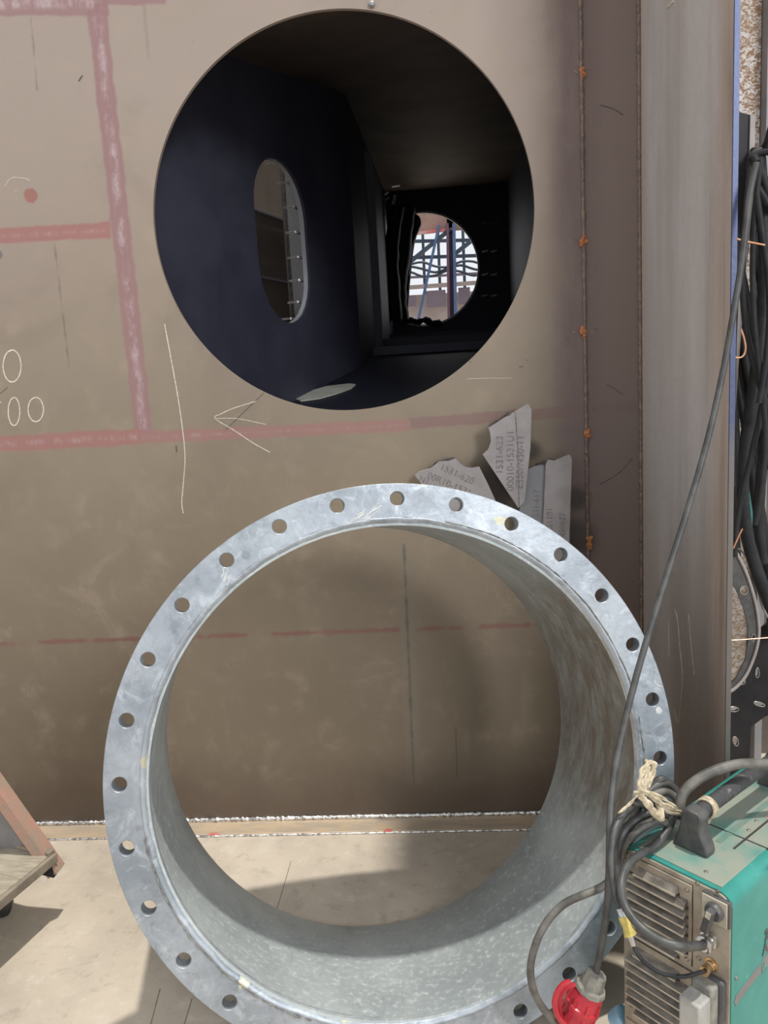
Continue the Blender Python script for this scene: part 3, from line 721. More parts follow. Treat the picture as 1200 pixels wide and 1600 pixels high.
# rough fillet weld rounding from the face into the bore
fb_ = MB(); nn_ = 540; fprof = [(-.0045, .5590), (-.0004, .5585), (.0008, .5560), (-.0006, .5515), (-.0040, .5465), (-.0095, .5420), (-.018, .5398), (-.018, .5590)]
for k in range(nn_):
    t = 2*pi*k/nn_; e_ = noise.noise(V((cos(t)*14, sin(t)*14, 3)))*.0020+noise.noise(V((cos(t)*45, sin(t)*45, 1)))*.0007
    for i, (h, rr_) in enumerate(fprof):
        w_ = (0, .5, 1, 1.5, 1.5, 1, 0, 0)[i]
        q = rr_+e_*w_; fb_.v.append(RC+RN*(h+e_*.5*w_)+RA*(q*sin(t))+RB*(q*cos(t)))
np_ = len(fprof)
for k in range(nn_):
    for i in range(np_):
        a = k*np_+i; b = k*np_+(i+1) % np_; c = ((k+1) % nn_)*np_; fb_.f.append((a, b, c+(i+1) % np_, c+i))
obj('weld_bead', fb_, M_flange, ring, smooth=70)
for (t0, t1) in ((205, 262), (15, 78), (84, 101), (110, 128)):
    pts = []; n_ = int((t1-t0)*2.2)
    for k in range(n_+1):
        t = radians(t0+(t1-t0)*k/n_); rr_ = .5592+.0035*noise.noise(V((cos(t)*9, sin(t)*9, 2)))
        pts.append(RC+RN*.0002+RA*(rr_*sin(t))+RB*(rr_*cos(t)))
    rs_ = [max(.0003, .0016+.0022*noise.noise(V((k*.35, t0, 0)))) for k in range(n_+1)]
    obj('undercut', MB().tube(pts, lambda u_: rs_[int(round(u_*(len(rs_)-1)))], 6, 1), M_undercut, ring)
def rstroke(pts, r=.0016, mat=None):
    mb = MB().tube([rp(x, y, .0004) for x, y in pts], r, 5, 4); mb.v = [p-RN*((p-RC).dot(RN)-.0004)*.6 for p in mb.v]
    obj('chalk_scribble', mb, mat or M_chalkfaint, ring)
for k in range(16):
    x_ = random.uniform(545, 588); y_ = 818-(x_-545)*.5+random.uniform(-9, 7); l_ = random.uniform(6, 20)
    rstroke([(x_, y_), (x_+l_*.5, y_-l_*.3+random.uniform(-2, 2)), (x_+l_, y_-l_*.7)], random.uniform(.0006, .0015))
for k in range(7):
    x_ = random.uniform(346, 356); y_ = random.uniform(898, 925); rstroke([(x_, y_), (x_+3, y_-7), (x_+1+random.random()*4, y_-13)], .001)
rstroke([(1022, 1062), (1026, 1070), (1035, 1073)], .0012)
rstroke([(920, 925), (928, 933), (930, 939)], .0016)

# ------------------------------------------------------------------ welder
ZT = .56
B0 = at(1145, 1402, 2, ZT); TH = radians(48); ux = V((cos(TH), -sin(TH), 0))
ra = ray(974, 1330); _n = V((sin(TH), cos(TH), 0)); A0 = hit(974, 1330, B0, _n); A0.z = ZT; Wd = (B0-A0).dot(ux); A0 = B0-ux*Wd; uy = V((-ux.y, ux.x, 0)); LN = .455
def wp(s, d, z): return A0+ux*s+uy*d+V((0, 0, z-ZT))
def fp(px, py, out=0):      # point on the front panel (offset outwards)
    return hit(px, py, A0-uy*out, uy)
def sz(p): return ((p-A0).dot(ux), p.z)
weld = thing('welding_machine', wp(Wd/2, LN/2, 0), 'dusty green box welding machine with tan louvred front panel', 'welding machine')
def rounded(w, z0, z1, r, n=6, inset=0):
    L = []
    for (cx, cz, a0_) in ((w-r, z1-r, 0), (r, z1-r, pi/2)):
        for k in range(n+1): a = a0_+pi/2*k/n; L.append((cx+(r-inset)*cos(a), cz+(r-inset)*sin(a)))
    L += [(inset, z0), (w-inset, z0)]; return L
Of = V((A0.x, A0.y, 0))
# side shell: a bent sheet (outer skin), split into top sheet and body
shell = MB()
L = rounded(Wd, .02, ZT, .016)
L = rounded(Wd, .02, ZT, .024); shell.plate([L[::1]], Of, ux, V((0, 0, 1)), LN)   # plate normal = ux x Z = -uy (towards camera); extrudes along +uy
obj('body', shell, M_greenside, weld, smooth=30, label='green painted side shell')
tp = MB().box(wp(Wd/2, LN/2+.004, ZT+.0008), (Wd-.05, LN-.012, .0022), (ux, uy, V((0, 0, 1))))
obj('top_sheet', tp, M_greentop, weld, bevel=.0006, label='dusty grey-green top sheet')
fp_ = MB().plate([rounded(Wd, .03, ZT-.001, .024, inset=.002)], Of-uy*.004, ux, V((0, 0, 1)), .004)
obj('front_panel', fp_, M_panel, weld, bevel=.0008, label='tan dusty metal front panel')
for s_ in (.03, Wd-.03):
    for d_ in (.05, LN-.05): obj('foot', MB().lathe([(0, .014), (.02, .012)], wp(s_, d_, 0), (0, 0, 1), 14), M_blackpl, weld)
# top grooves beside the handle
for s_, w_ in ((Wd*.56, .010), (Wd*.70, .004)):
    obj('top_groove', MB().box(wp(s_, LN/2+.05, ZT+.002), (w_, LN-.16, .0015), (ux, uy, V((0, 0, 1)))), M_slot if w_ < .008 else M_groove, weld)
obj('top_groove', MB().box(wp(Wd*.5, .175, ZT+.0022), (Wd-.04, .003, .0012), (ux, uy, V((0, 0, 1)))), M_slot, weld)
def screw(p, n, r=.0042):
    s_ = MB().lathe([(0, r), (.0012, r), (.0025, r*.7), (.003, .001)], p, n, 14)
    o = obj('screw', s_, M_screw, weld)
    a = V(n).orthogonal().normalized()
for (px, py) in ((1090, 1380), (1121, 1392), (1092, 1497), (982, 1335), (1066, 1585)): screw(fp(px, py, .004), -uy)
for (px, py) in ((1103, 1363), (1170, 1298), (1182, 1284), (1020, 1331)): screw(at(px, py, 2, ZT+.001), V((0, 0, 1)), .004)

def louvre_panel(TL, TR, zb, nl):
    a = sz(fp(*TL)); b = sz(fp(*TR)); s0, s1 = a[0], b[0]; z1 = (a[1]+b[1])/2; z0 = zb
    p = obj('louvre_panel', MB().box(wp((s0+s1)/2, -.0055, (z0+z1)/2), (s1-s0, .003, z1-z0), (ux, uy, V((0, 0, 1)))), M_panel, weld, bevel=.0006)
    obj('panel_gap', MB().plate([[(s0-.0012, z0-.0012), (s1+.0012, z0-.0012), (s1+.0012, z1+.0012), (s0-.0012, z1+.0012)],
        [(s0, z0), (s1, z0), (s1, z1), (s0, z1)]], Of-uy*.0044, ux, V((0, 0, 1)), .001), M_slot, p)
    H = z1-z0; first = True; proto = None
    n = nl
    for i in range(n):
        zc_ = z1-.020-(H-.034)*i/(n-1); w_ = (s1-s0)-.014; c_ = (s0+s1)/2-.001
        if i in (0, n-1): w_ -= .034
        d = Of+ux*(c_-w_/2)-uy*.007+V((0, 0, zc_)); hh = (H-.034)/(n-1)*.40
        lv = MB(); ps = []
        for e_ in (0, w_):
            q = d+ux*e_; ps += [q+V((0, 0, hh)), q-uy*.013+V((0, 0, -hh*.5)), q-uy*.013-V((0, 0, hh*.85)), q-V((0, 0, hh*.75))]
        lv.add(ps, [(0, 1, 5, 4), (1, 2, 6, 5), (2, 3, 7, 6), (3, 0, 4, 7), (0, 3, 2, 1), (4, 5, 6, 7)])
        l = obj('louvre', lv, M_louvre, p, smooth=0)
        obj('louvre_lip', MB().box(d+ux*(w_/2)-uy*.0135-V((0, 0, hh*.68)), (w_+.001, .0014, hh*.5), (ux, uy, V((0, 0, 1)))), M_lip, p, smooth=0)
        sl_ = MB().box(d+ux*(w_/2)-uy*.0005-V((0, 0, hh*1.25)), (w_+.004, .0014, hh*.95), (ux, uy, V((0, 0, 1))))
        obj('slot', sl_, M_slot, p)
    for ss in (s0+.009, s1-.009):
        for zz in (z0+.010, z1-.012): 
            obj('screw', MB().lathe([(0, .0042), (.0012, .0042), (.0026, .003), (.003, .001)], Of+ux*ss-uy*.007+V((0, 0, zz)), -uy, 12), M_screw, p)
    return s0, s1, z0, z1
zb1 = sz(fp(1030, 1471))[1]; l1 = louvre_panel((982, 1337), (1084, 1377), sz(fp(984, 1450))[1], 8)
zt2 = sz(fp(982, 1465))[1]; l2 = louvre_panel((982, 1466), (1084, 1508), sz(fp(984, 1572))[1], 8)
louv3 = MB().box(wp(.052, -.0055, .16), (.09, .003, .06), (ux, uy, V((0, 0, 1))))
obj('access_plate', louv3, M_panel, weld, bevel=.0006)
# rotary switch
pc = fp(1119, 1422, .009); 
obj('switch_plate', MB().box(pc+uy*.003, (.050, .010, .050), (ux, uy, V((0, 0, 1)))), M_blackpl, weld, bevel=.002)
obj('switch_face', MB().box(pc-uy*.0035-ux*.001, (.046, .003, .047), (ux, uy, V((0, 0, 1)))), M_cream, weld, bevel=.0015, label='cream switch face plate')
kn = fp(1117, 1424, .015)
ko = obj('switch_knob', MB().lathe([(0, .0165), (.006, .016), (.010, .013)], kn, -uy, 28), M_blackpl, weld)
kd = (ux*-.25+V((0, 0, -1))*.97).normalized(); kx = kd.cross(uy).normalized()
obj('knob_lever', MB().box(kn-uy*.018+kd*.010, (.013, .016, .046), (kx, uy, kd)), M_blackpl, ko, bevel=.002)
obj('knob_marker', MB().box(kn-uy*.0265-kd*.006, (.009, .001, .012), (kx, uy, kd)), M_cream, ko)
# gas/cable gland and small brass fitting
g1 = fp(1110, 1466, .004); 
obj('cable_gland', MB().lathe([(0, .014), (.004, .017), (.010, .016), (.011, .013), (.018, .013), (.019, .015), (.024, .015), (.026, .011)], g1, -uy, 26), M_chrome, weld, label='chrome cable gland')
g2 = fp(1112, 1507, .004)
obj('gas_fitting', MB().lathe([(0, .013), (.002, .013), (.003, .009), (.008, .009), (.009, .0075), (.018, .0075), (.019, .009), (.026, .009)], g2, -uy, 6 if False else 20), M_brass, weld, label='brass gas fitting')
# socket bracket and grey connector block
q = fp(1112, 1565, .01)
obj('socket_mount', MB().box(q, (.048, .016, .105), (ux, uy, V((0, 0, 1)))), M_blackpl, weld, bevel=.006)
obj('socket_mount', MB().box(q-uy*.016-ux*.004+V((0, 0, .004)), (.040, .024, .09), (ux, uy, V((0, 0, 1)))), M_plugcap, weld, bevel=.005)
q = fp(1086, 1585, .052)
obj('connector_block', MB().box(q, (.040, .040, .075), (ux, uy, V((0, 0, 1)))), M_greybox, weld, bevel=.004, label='pale grey plastic connector block')
# handle: front bracket (profile in the plane across the machine), tube going back
hb0 = at(1082, 1328, 2, ZT+.002)      # bracket base centre
sB = (hb0-A0).dot(ux); dB = max((hb0-A0).dot(uy), .012)
hh = .082
prof = [(-.038, 0), (.030, 0), (.034, .006), (.030, .020), (.019, .040), (.019, .058), (.021, .072), (.014, .082), (-.010, .084), (-.020, .074), (-.022, .050), (-.028, .028)]
def bracket(sc_, dc_):
    mb = MB().plate([[(x*1.0, z) for x, z in prof]], wp(sc_, dc_-.014, ZT+.0015), ux, V((0, 0, 1)), .032)
    return mb
hd = obj('handle_bracket', bracket(sB, dB+.006), M_blackpl, weld, bevel=.004, smooth=40)
obj('handle_bracket', bracket(sB+.004, LN-.05), M_blackpl, weld, bevel=.004, smooth=40)
ha = wp(sB+.000, dB+.010, ZT+.068); hb_ = wp(sB+.002, LN-.04, ZT+.068)
obj('handle_grip', MB().tube([ha, ha.lerp(hb_, .5)+V((0, 0, .003)), hb_], .0150, 20, 8, wob=.03), M_grip, weld, label='scuffed black tubular handle grip')
gd = (hb_-ha).normalized(); ge1 = gd.orthogonal().normalized(); ge2 = gd.cross(ge1)
HANDLE_ROPE = (ha, gd, ge1, ge2)
# side stripe and marks on the right side of the machine
ns = ux
def sp_(px, py, out=.0004): return hit(px, py, A0+ux*(Wd+out), ux)
S = [sp_(1147, 1567), sp_(1150, 1556), sp_(1204, 1484), sp_(1204, 1503), sp_(1172, 1540), sp_(1150, 1572)]
mb = MB(); cS = S[0]; L = [((p-cS).dot(uy), p.z-cS.z) for p in S]
mb.plate([L[::-1]], cS, uy, V((0, 0, 1)), .0006); mb.v = [v_+ux*.0004 for v_ in mb.v]
obj('side_stripe', mb, M_greysheet, weld, smooth=0, label='dark grey diagonal stripe')
text('side_lettering', 'R', .030, sp_(1193, 1510, .0012), (sp_(1204, 1500)-sp_(1180, 1530)), V((0, 0, 1)), M_greenside, weld)
for bdy, px, py in (('2', 1198, 1461), ('A', 1196, 1482)):
    text('side_lettering', bdy, .03, sp_(px, py, .0008), uy, V((0, 0, 1)), M_blackpl, weld, bold=.001)
for px, py in ((1150, 1528), (1203, 1356)): screw(sp_(px, py, .0), ux, .004)
tp_r = text('top_lettering', '=', .02, at(1199, 1277, 2, ZT+.0025), ux, uy, M_redpaint, weld)

# ------------------------------------------------------------------ cables at the welder
def cable(label, pts, r, mat, grp=None, name='cable', cat='cable', seg=12, sm=6, wob=.04):
    w = [atY(*p) if len(p) == 3 else V(p[:3]) for p in pts]
    mb = MB().tube(w, r, seg, sm, wob=wob); lo = min(w, key=lambda q: q.z)
    return obj(name, mb, mat, None, label, cat, grp, origin=lo)
# long sloping cable: from the hook down across the plate and ring
long_c = cable('long black cable sloping from upper right down past ring to red plug',
    [(1182, 255, -.72), (1172, 300, -.73), (1166, 350, -.74), (1158, 415, -.745), (1146, 490, -.755), (1128, 590, -.77), (1105, 690, -.80), (1078, 785, -.83), (1048, 880, -.87),
     (1015, 985, -.92), (988, 1080, -.96), (968, 1165, -1.0), (957, 1230, -1.05), (953, 1290, -1.09), (952, 1350, -1.11), (949, 1410, -1.11), (942, 1465, -1.10), (935, 1500, -1.09), (931, 1522, -1.09)], .0066, M_cable2)
cable('thin black torch cable running down beside welder to yellow taped joint',
    [(1010, 1252, -1.035), (985, 1262, -1.06), (963, 1290, -1.10), (955, 1330, -1.13), (956, 1370, -1.15), (962, 1400, -1.17), (970, 1422, -1.18)], .0058, M_cable2)
hj = thing('gas_hose', atY(985, 1465, -1.20), 'thin hose with yellow taped joint curving to brass fitting', 'hose')
def part_tube(name, pts, r, mat, parent, label=None, sm=6, wob=0):
    return obj(name, MB().tube([atY(*p) for p in pts], r, 12, sm, wob=wob), mat, parent, label)
part_tube('clear_sleeve', [(969, 1419, -1.18), (975, 1434, -1.188)], .0072, M_clear, hj, 'clear sleeve')
part_tube('tape_wrap', [(974, 1432, -1.187), (980, 1449, -1.195), (985, 1461, -1.20)], .0088, M_yellow, hj, 'yellow tape wrap', wob=.5)
part_tube('ferrule', [(984, 1459, -1.20), (990, 1478, -1.207)], .0055, M_chrome, hj, 'metal ferrule', wob=.3)
gb = g2-uy*.025
part_pts = [atY(989, 1476, -1.207), atY(997, 1492, -1.215), atY(1012, 1508, -1.225), atY(1037, 1522, -1.235), atY(1068, 1526, -1.24), gb+ (atY(1090, 1520, -1.235)-gb)*.6, gb]
obj('hose', MB().tube(part_pts, .0036, 10, 6), M_cable, hj)
# thick cable from the bundle into the chrome gland
ge = g1-uy*.026
w = [atY(1052, 1262, -1.02), atY(1050, 1282, -1.03), atY(1040, 1302, -1.05), atY(1022, 1322, -1.075), atY(997, 1337, -1.11), atY(979, 1355, -1.14), atY(971, 1380, -1.17), atY(973, 1405, -1.19), atY(984, 1428, -1.21),
     atY(1005, 1452, -1.235), atY(1035, 1471, -1.25), atY(1066, 1479, -1.255), ge.lerp(atY(1066, 1479, -1.255), .35), ge]
obj('cable', MB().tube(w, .0078, 14, 7, wob=.05), M_cable2, None, 'thick black cable looping over welder front into the chrome gland', 'cable', origin=w[-5])
# top arc cable
cable('thick black cable arching over the welder top behind the handle', [(1062, 1268, -1.02), (1065, 1245, -1.01), (1080, 1226, -1.0), (1106, 1209, -.99), (1140, 1197, -.98), (1170, 1193, -.97), (1215, 1198, -.96), (1260, 1225, -.94)], .0100, M_cable3)
# left loop cable
cable('worn grey cable looping out left of welder to the floor',
    [(975, 1335, -1.04), (960, 1368, -1.06), (940, 1386, -1.07), (912, 1398, -1.08), (882, 1412, -1.08), (857, 1437, -1.09), (839, 1470, -1.10), (829, 1510, -1.10), (833, 1545, -1.10), (846, 1572, -1.10), (866, 1598, -1.10), (890, 1650, -1.08), (925, 1690, -1.07)], .0074, M_cable3)
# coil
coil = thing('cable_coil', atY(1005, 1330, -1.0), 'coiled black cable tied with rope at welder front corner', 'cable coil')
def loop(pts, r, mat=None): obj('cable_loop', MB().tube([atY(*p) for p in pts], r, 12, 6, wob=.04), mat or M_cable2, coil)
loop([(965, 1372, -1.10), (958, 1340, -1.09), (959, 1305, -1.08), (972, 1275, -1.06), (992, 1256, -1.03), (1015, 1252, -1.0), (1037, 1262, -.99), (1052, 1280, -1.0)], .0088)
loop([(967, 1362, -1.07), (964, 1332, -1.07), (972, 1303, -1.06), (990, 1283, -1.04), (1012, 1272, -1.03), (1035, 1272, -1.02), (1052, 1284, -1.02)], .0082)
loop([(968, 1340, -1.05), (977, 1318, -1.06), (993, 1300, -1.06), (1012, 1287, -1.05), (1030, 1282, -1.04), (1046, 1290, -1.03)], .0080, M_cable3)
loop([(972, 1338, -1.02), (984, 1312, -1.02), (1004, 1293, -1.02), (1024, 1282, -1.02), (1040, 1276, -1.01)], .0078)
loop([(985, 1290, -.99), (1000, 1256, -.98), (1022, 1231, -.96), (1040, 1224, -.95), (1056, 1236, -.95), (1064, 1256, -.96), (1060, 1276, -.99)], .0085)
loop([(1003, 1262, -.99), (1022, 1242, -.98), (1042, 1238, -.97), (1058, 1250, -.97), (1063, 1268, -.98)], .0080, M_cable3)
loop([(1018, 1232, -.955), (1032, 1218, -.95), (1042, 1222, -.945), (1058, 1240, -.94)], .0085)
# rope
rope = thing('rope_tie', atY(1010, 1260, -1.05), 'frayed tan jute rope binding the coiled cable to the handle', 'rope')
def rp_(pts, r, name='rope_strand', n=3):
    base = [atY(*p) for p in pts]
    for s_ in range(n):
        pp = []
        for i, b_ in enumerate(base):
            a = i*2.3+s_*2*pi/n; pp.append(b_+V((cos(a), 0, sin(a)))*r*.8)
        obj(name, MB().tube(pp, r*.72, 7, 5, wob=.6), M_rope, rope)
rp_([(1014, 1192, -1.02), (1004, 1206, -1.03), (1001, 1225, -1.04), (1000, 1240, -1.05)], .0050)
rp_([(1010, 1190, -1.02), (1021, 1194, -1.02), (1019, 1212, -1.03), (1010, 1232, -1.04)], .0046)
rp_([(1013, 1198, -1.025), (1011, 1215, -1.035), (1005, 1238, -1.05)], .0042)
rp_([(992, 1240, -1.06), (1006, 1237, -1.065), (1025, 1250, -1.06), (1043, 1260, -1.05), (1062, 1270, -1.03)], .0038)
rp_([(1003, 1245, -1.085), (1014, 1258, -1.09), (1024, 1272, -1.085), (1033, 1278, -1.07), (1030, 1256, -1.05)], .0052, n=4)
rp_([(1030, 1256, -1.06), (1044, 1268, -1.05), (1060, 1272, -1.04)], .0026)
rp_([(1008, 1236, -1.06), (1030, 1244, -1.055), (1050, 1258, -1.04), (1064, 1271, -1.03)], .0028)
rp_([(996, 1243, -1.07), (985, 1255, -1.085), (976, 1263, -1.09), (967, 1270, -1.095)], .0022, n=2)
rp_([(1086, 1258, -.99), (1099, 1262, -1.0), (1108, 1272, -1.01), (1107, 1284, -1.01)], .0038)
rp_([(1082, 1261, -.995), (1094, 1263, -1.005), (1103, 1273, -1.015), (1104, 1282, -1.015)], .0034)

for k in range(4):
    c_ = HANDLE_ROPE[0]+HANDLE_ROPE[1]*(.033+.0055*k); n_ = 26
    pts = [c_+HANDLE_ROPE[2]*(.0178*cos(2*pi*q_/n_))+HANDLE_ROPE[3]*(.0178*sin(2*pi*q_/n_))+HANDLE_ROPE[1]*(.003*sin(2*pi*q_/n_+k)) for q_ in range(n_)]
    obj('rope_wrap', MB().tube(pts, .0022, 7, 2, True, wob=.5), M_rope, rope)

# red plug
pl = thing('industrial_plug', atY(900, 1590, -1.09), 'red round industrial plug with grey cap hanging beside ring flange', 'plug')
pa = atY(932, 1522, -1.09); pb = atY(893, 1606, -1.09); ax = (pa-pb).normalized()
obj('cable_cap', MB().lathe([(0, .012), (-.003, .020), (-.018, .022), (-.030, .022), (-.032, .030), (-.040, .031), (-.042, .028)], pa+ax*.004, ax, 10), M_plugcap, pl, label='grey ribbed cable cap')
obj('plug_body', MB().lathe([(-.042, .027), (-.048, .029), (-.07, .031), (-.072, .034), (-.080, .035), (-.085, .033), (-.115, .036), (-.12, .038)], pa+ax*.004, ax, 28), M_red, pl, label='red plug body')
arc = [(892, 1534, -1.12), (880, 1539, -1.12), (871, 1551, -1.12), (867, 1567, -1.12), (871, 1585, -1.12), (882, 1600, -1.12)]
obj('locking_ring', MB().tube([atY(*p) for p in arc], .006, 10, 6), M_red, pl)
obj('locking_ring', MB().tube([atY(x+7, y+4, d+.015) for x, y, d in arc], .004, 10, 6), M_red, pl)
for k in range(8):
    a = 2*pi*k/8; pe = ax.orthogonal().normalized(); qe = ax.cross(pe); dirr = pe*cos(a)+qe*sin(a)
    obj('grip_rib', MB().bar(pa-ax*.050+dirr*.030, pa-ax*.110+dirr*.034, .006, .005, dirr), M_red, pl)
bo = atY(960, 1588, -1.02)
obj('plastic_cap', MB().lathe([(0, .018), (.012, .022), (.03, .022), (.034, .016)], V((bo.x, bo.y, bo.z-.012)), (.6, -.3, .7), 18), M_blue, label='pale blue plastic cap between red plug and welder', cat='cap', origin=bo)

# ------------------------------------------------------------------ trolley at the left edge
ZD = .20
c1 = at(75, 1338, 2, ZD); c2 = at(-3, 1402, 2, ZD); c3 = at(0, 1320, 2, ZD)
dd = (c2-c1).normalized(); de = (c3-c1).normalized()
tr = thing('platform_trolley', V((c1.x-.35, c1.y-.2, 0)), 'low wooden platform trolley with slanted red bracket at left edge', 'trolley')
W1, W2 = .62, .62
n_pl = 5
for i in range(n_pl):
    a = c1+de*(W1*(i+.04)/n_pl)*0
# planks run along de (left-right); stacked along dd
pw = W2/6
nz_ = V((0, 0, 1)); dpe = (dd-de*dd.dot(de)).normalized()
for i in range(6):
    L = [(0, 0)]; s0 = c1+dd*(pw*i+.0004); s1 = c1+dd*(pw*(i+1)-.0004)
    ps = [s0, s0+de*W1, s1+de*W1, s1]; ps = ps+[p-V((0, 0, .022)) for p in ps]
    mb = MB().add(ps, [(0, 1, 2, 3), (7, 6, 5, 4), (0, 4, 5, 1), (1, 5, 6, 2), (2, 6, 7, 3), (3, 7, 4, 0)])
    obj('plank', mb, M_wood, tr, bevel=.002)
f = obj('deck_frame', MB().bar(c1-de*.004-dd*.012-V((0, 0, .008)), c1+de*W1-dd*.012-V((0, 0, .008)), .022, .034).bar(c1-de*.008-dd*.02-V((0, 0, .014)), c1-de*.008+dd*W2-V((0, 0, .014)), .014, .026), M_woodedge, tr, bevel=.002)
wc = V((at(2, 1400, 1, c1.y+.03).x, c1.y+.03, .06))
for k, (dx, dy) in enumerate(((0, 0), (-.42, 0), (0, .0))):
    if k == 2: break
    w0 = V((wc.x+dx, wc.y+dy, .062))
    wh = obj('wheel', MB().lathe([(-.020, .02), (-.022, .045), (-.018, .059), (-.008, .062), (.008, .062), (.018, .059), (.022, .045), (.020, .02)], w0, (1, .25, 0), 36), M_wheel, tr)
    obj('wheel_hub', MB().lathe([(-.024, .016), (.024, .016)], w0, (1, .25, 0), 20), M_blacksteel, wh)
    obj('wheel_fork', MB().box(w0+V((0, 0, .07)), (.06, .06, .06)), M_blacksteel, tr)
# red slanted bar + grey sheet
yb = c1.y+.012
r0 = atY(83, 1368, yb-.01); r1 = atY(-62, 1162, yb+.02)
dr = (r1-r0).normalized(); 
obj('red_bracket', MB().bar(r0-dr*.0, r1, .010, .040, V((.8, 0, .6))), M_redrust, tr, bevel=.002, label='flaking red slanted flat bar') if False else None
nrm = V((0, -1, 0)); side = dr.cross(nrm).normalized()
mb = MB().box((r0+r1)/2, ((r1-r0).length, .008, .034), (dr, nrm, side)); 
mb.box((r0+r1)/2-nrm*.02-side*(-.017 if side.x > 0 else .017), ((r1-r0).length, .04, .006), (dr, nrm, side))
obj('red_bracket', mb, M_redrust, tr, bevel=.0015, label='flaking red slanted angle bar')
gs = [atY(55, 1330, yb+.03), atY(-80, 1318, yb+.03), atY(-80, 1130, yb+.03), atY(-30, 1190, yb+.03)]
L = [(p.x, p.z) for p in gs]
obj('back_sheet', MB().plate([L[::-1]], (0, yb+.03, 0), (1, 0, 0), (0, 0, 1), .004), M_greysheet, tr, label='grey sheet behind the deck')
obj('corner_bracket', MB().plate([[(p.x, p.z) for p in (atY(76, 1345, yb-.02), atY(46, 1362, yb-.02), atY(84, 1372, yb-.02))][::1]], (0, yb-.02, 0), (1, 0, 0), (0, 0, 1), .02), M_blacksteel, tr)
# ------------------------------------------------------------------ right background beyond the plate
rb = atY(1170, 1150, .35)
obj('wall_side_rear', MB().box((1.9, .42, 2.0), (2.46, .05, 5.0)), M_darkbg, kind='structure', label='dark rear wall beyond the grey plate')
x0 = atY(1146, 120, .0).x; x1 = atY(1189, 120, .0).x
col_ = thing('rust_column', V(((x0+x1)/2, .1, 0)), 'rust and white scaled steel column behind hanging cables', 'column')
obj('column_face', MB().box(((x0+x1)/2-.02, .05, 2.0), (x1-x0+.04, .1, 5.0)), M_rustwall, col_, bevel=.003)
obj('column_edge', MB().box((x1+.012, .03, 2.0), (.022, .14, 5.0)), M_offcut2, col_)
y2 = -.35
fb = [atY(1143, 170, y2), atY(1150, 174, y2), atY(1162, 177, y2), atY(1175, 180, y2), atY(1172, 300, y2), atY(1160, 430, y2), atY(1150, 560, y2), atY(1140, 700, y2)]
t = thing('steel_flat_bar', V((fb[4].x, y2, 0)), 'dark flat steel bar leaning behind the grey plate, cables beside it', 'steel bar')
L = [(p.x, p.z) for p in fb] + [(fb[-1].x-.10, fb[-1].z), (fb[0].x-.06, fb[0].z)]
obj('bar_face', MB().plate([L[::-1]], (0, y2, 0), (1, 0, 0), (0, 0, 1), .01), M_blacksteel, t)
mb = MB()
for i in range(3, 7): mb.bar(fb[i], fb[i+1], .012, .012, V((0, 1, 0)))
obj('bar_edge', mb, M_offcut, t, label='pale bare edge')
# hanging cables
def jit(a, s): return a+random.uniform(-s, s)
hang = [
 ('black cable hanging at left of bundle, beside the grey plate', [(1176, 262), (1160, 330), (1150, 420), (1146, 520), (1146, 620), (1150, 720), (1148, 800), (1150, 870)], .011, -.30),
 ('thick black cable curving down the middle of the bundle', [(1185, 240), (1192, 330), (1196, 420), (1190, 520), (1178, 610), (1166, 690), (1160, 760), (1166, 830), (1182, 890), (1205, 950)], .0145, -.40),
 ('black cable crossing to the right from bundle top', [(1170, 300), (1178, 360), (1188, 430), (1196, 500), (1206, 570)], .010, -.34),
 ('black cable sagging left to right below copper wire', [(1158, 430), (1168, 480), (1180, 530), (1192, 580), (1206, 630)], .011, -.33),
 ('black cable below it, bending toward frame edge', [(1150, 470), (1160, 540), (1172, 600), (1182, 650), (1196, 700), (1210, 740)], .011, -.31),
 ('black cable hanging behind the curved copper hook', [(1148, 540), (1152, 600), (1162, 650), (1172, 720), (1180, 780), (1190, 840)], .010, -.29),
 ('pale streaked black cable at the lower right', [(1212, 560), (1204, 640), (1194, 700), (1188, 760), (1186, 820), (1192, 880)], .012, -.36),
 ('short black cable loop over top of the bundle', [(1173, 262), (1174, 245), (1186, 237), (1200, 236), (1218, 245)], .0085, -.42),
 ('black cable slanting from hook to right frame edge', [(1176, 244), (1186, 262), (1196, 290), (1206, 330)], .0095, -.43),
 ('black cable second from hook slanting right', [(1172, 252), (1180, 280), (1190, 305), (1206, 345)], .0085, -.41),
 ('black cable with a gloss streak below the hook', [(1170, 268), (1178, 282), (1186, 296), (1200, 320)], .0075, -.44),
 ('black cable along the right frame edge, upper half', [(1204, 300), (1208, 400), (1206, 500), (1202, 600), (1198, 700)], .012, -.28),
 ('black cable lowest, passing over the black plates', [(1172, 700), (1184, 780), (1196, 850), (1204, 930), (1208, 1000)], .013, -.27),
 ('black cable tucked behind the sloping cable at bundle left', [(1168, 350), (1156, 450), (1158, 540), (1168, 620), (1180, 700), (1186, 760)], .010, -.26),
 ('thin black cable from the hook curving down to the copper hook', [(1172, 262), (1166, 330), (1160, 420), (1164, 500), (1176, 560), (1190, 610), (1204, 650)], .0065, -.47),
 ('thin black cable crossing in front of thick middle cable', [(1188, 250), (1180, 330), (1176, 420), (1180, 520), (1190, 600), (1196, 680), (1190, 760), (1180, 820)], .006, -.49),
 ('thin black cable slanting left across lower half of bundle', [(1204, 560), (1190, 640), (1172, 720), (1158, 780), (1150, 830), (1148, 870)], .0065, -.46),
 ('thin black cable bowing out over the copper wire', [(1182, 300), (1190, 360), (1200, 430), (1202, 500), (1196, 570), (1186, 630)], .006, -.5),
 ('thinnest black cable hanging straight beside grey plate edge', [(1152, 440), (1148, 520), (1146, 600), (1145, 680), (1146, 760)], .005, -.45),
]
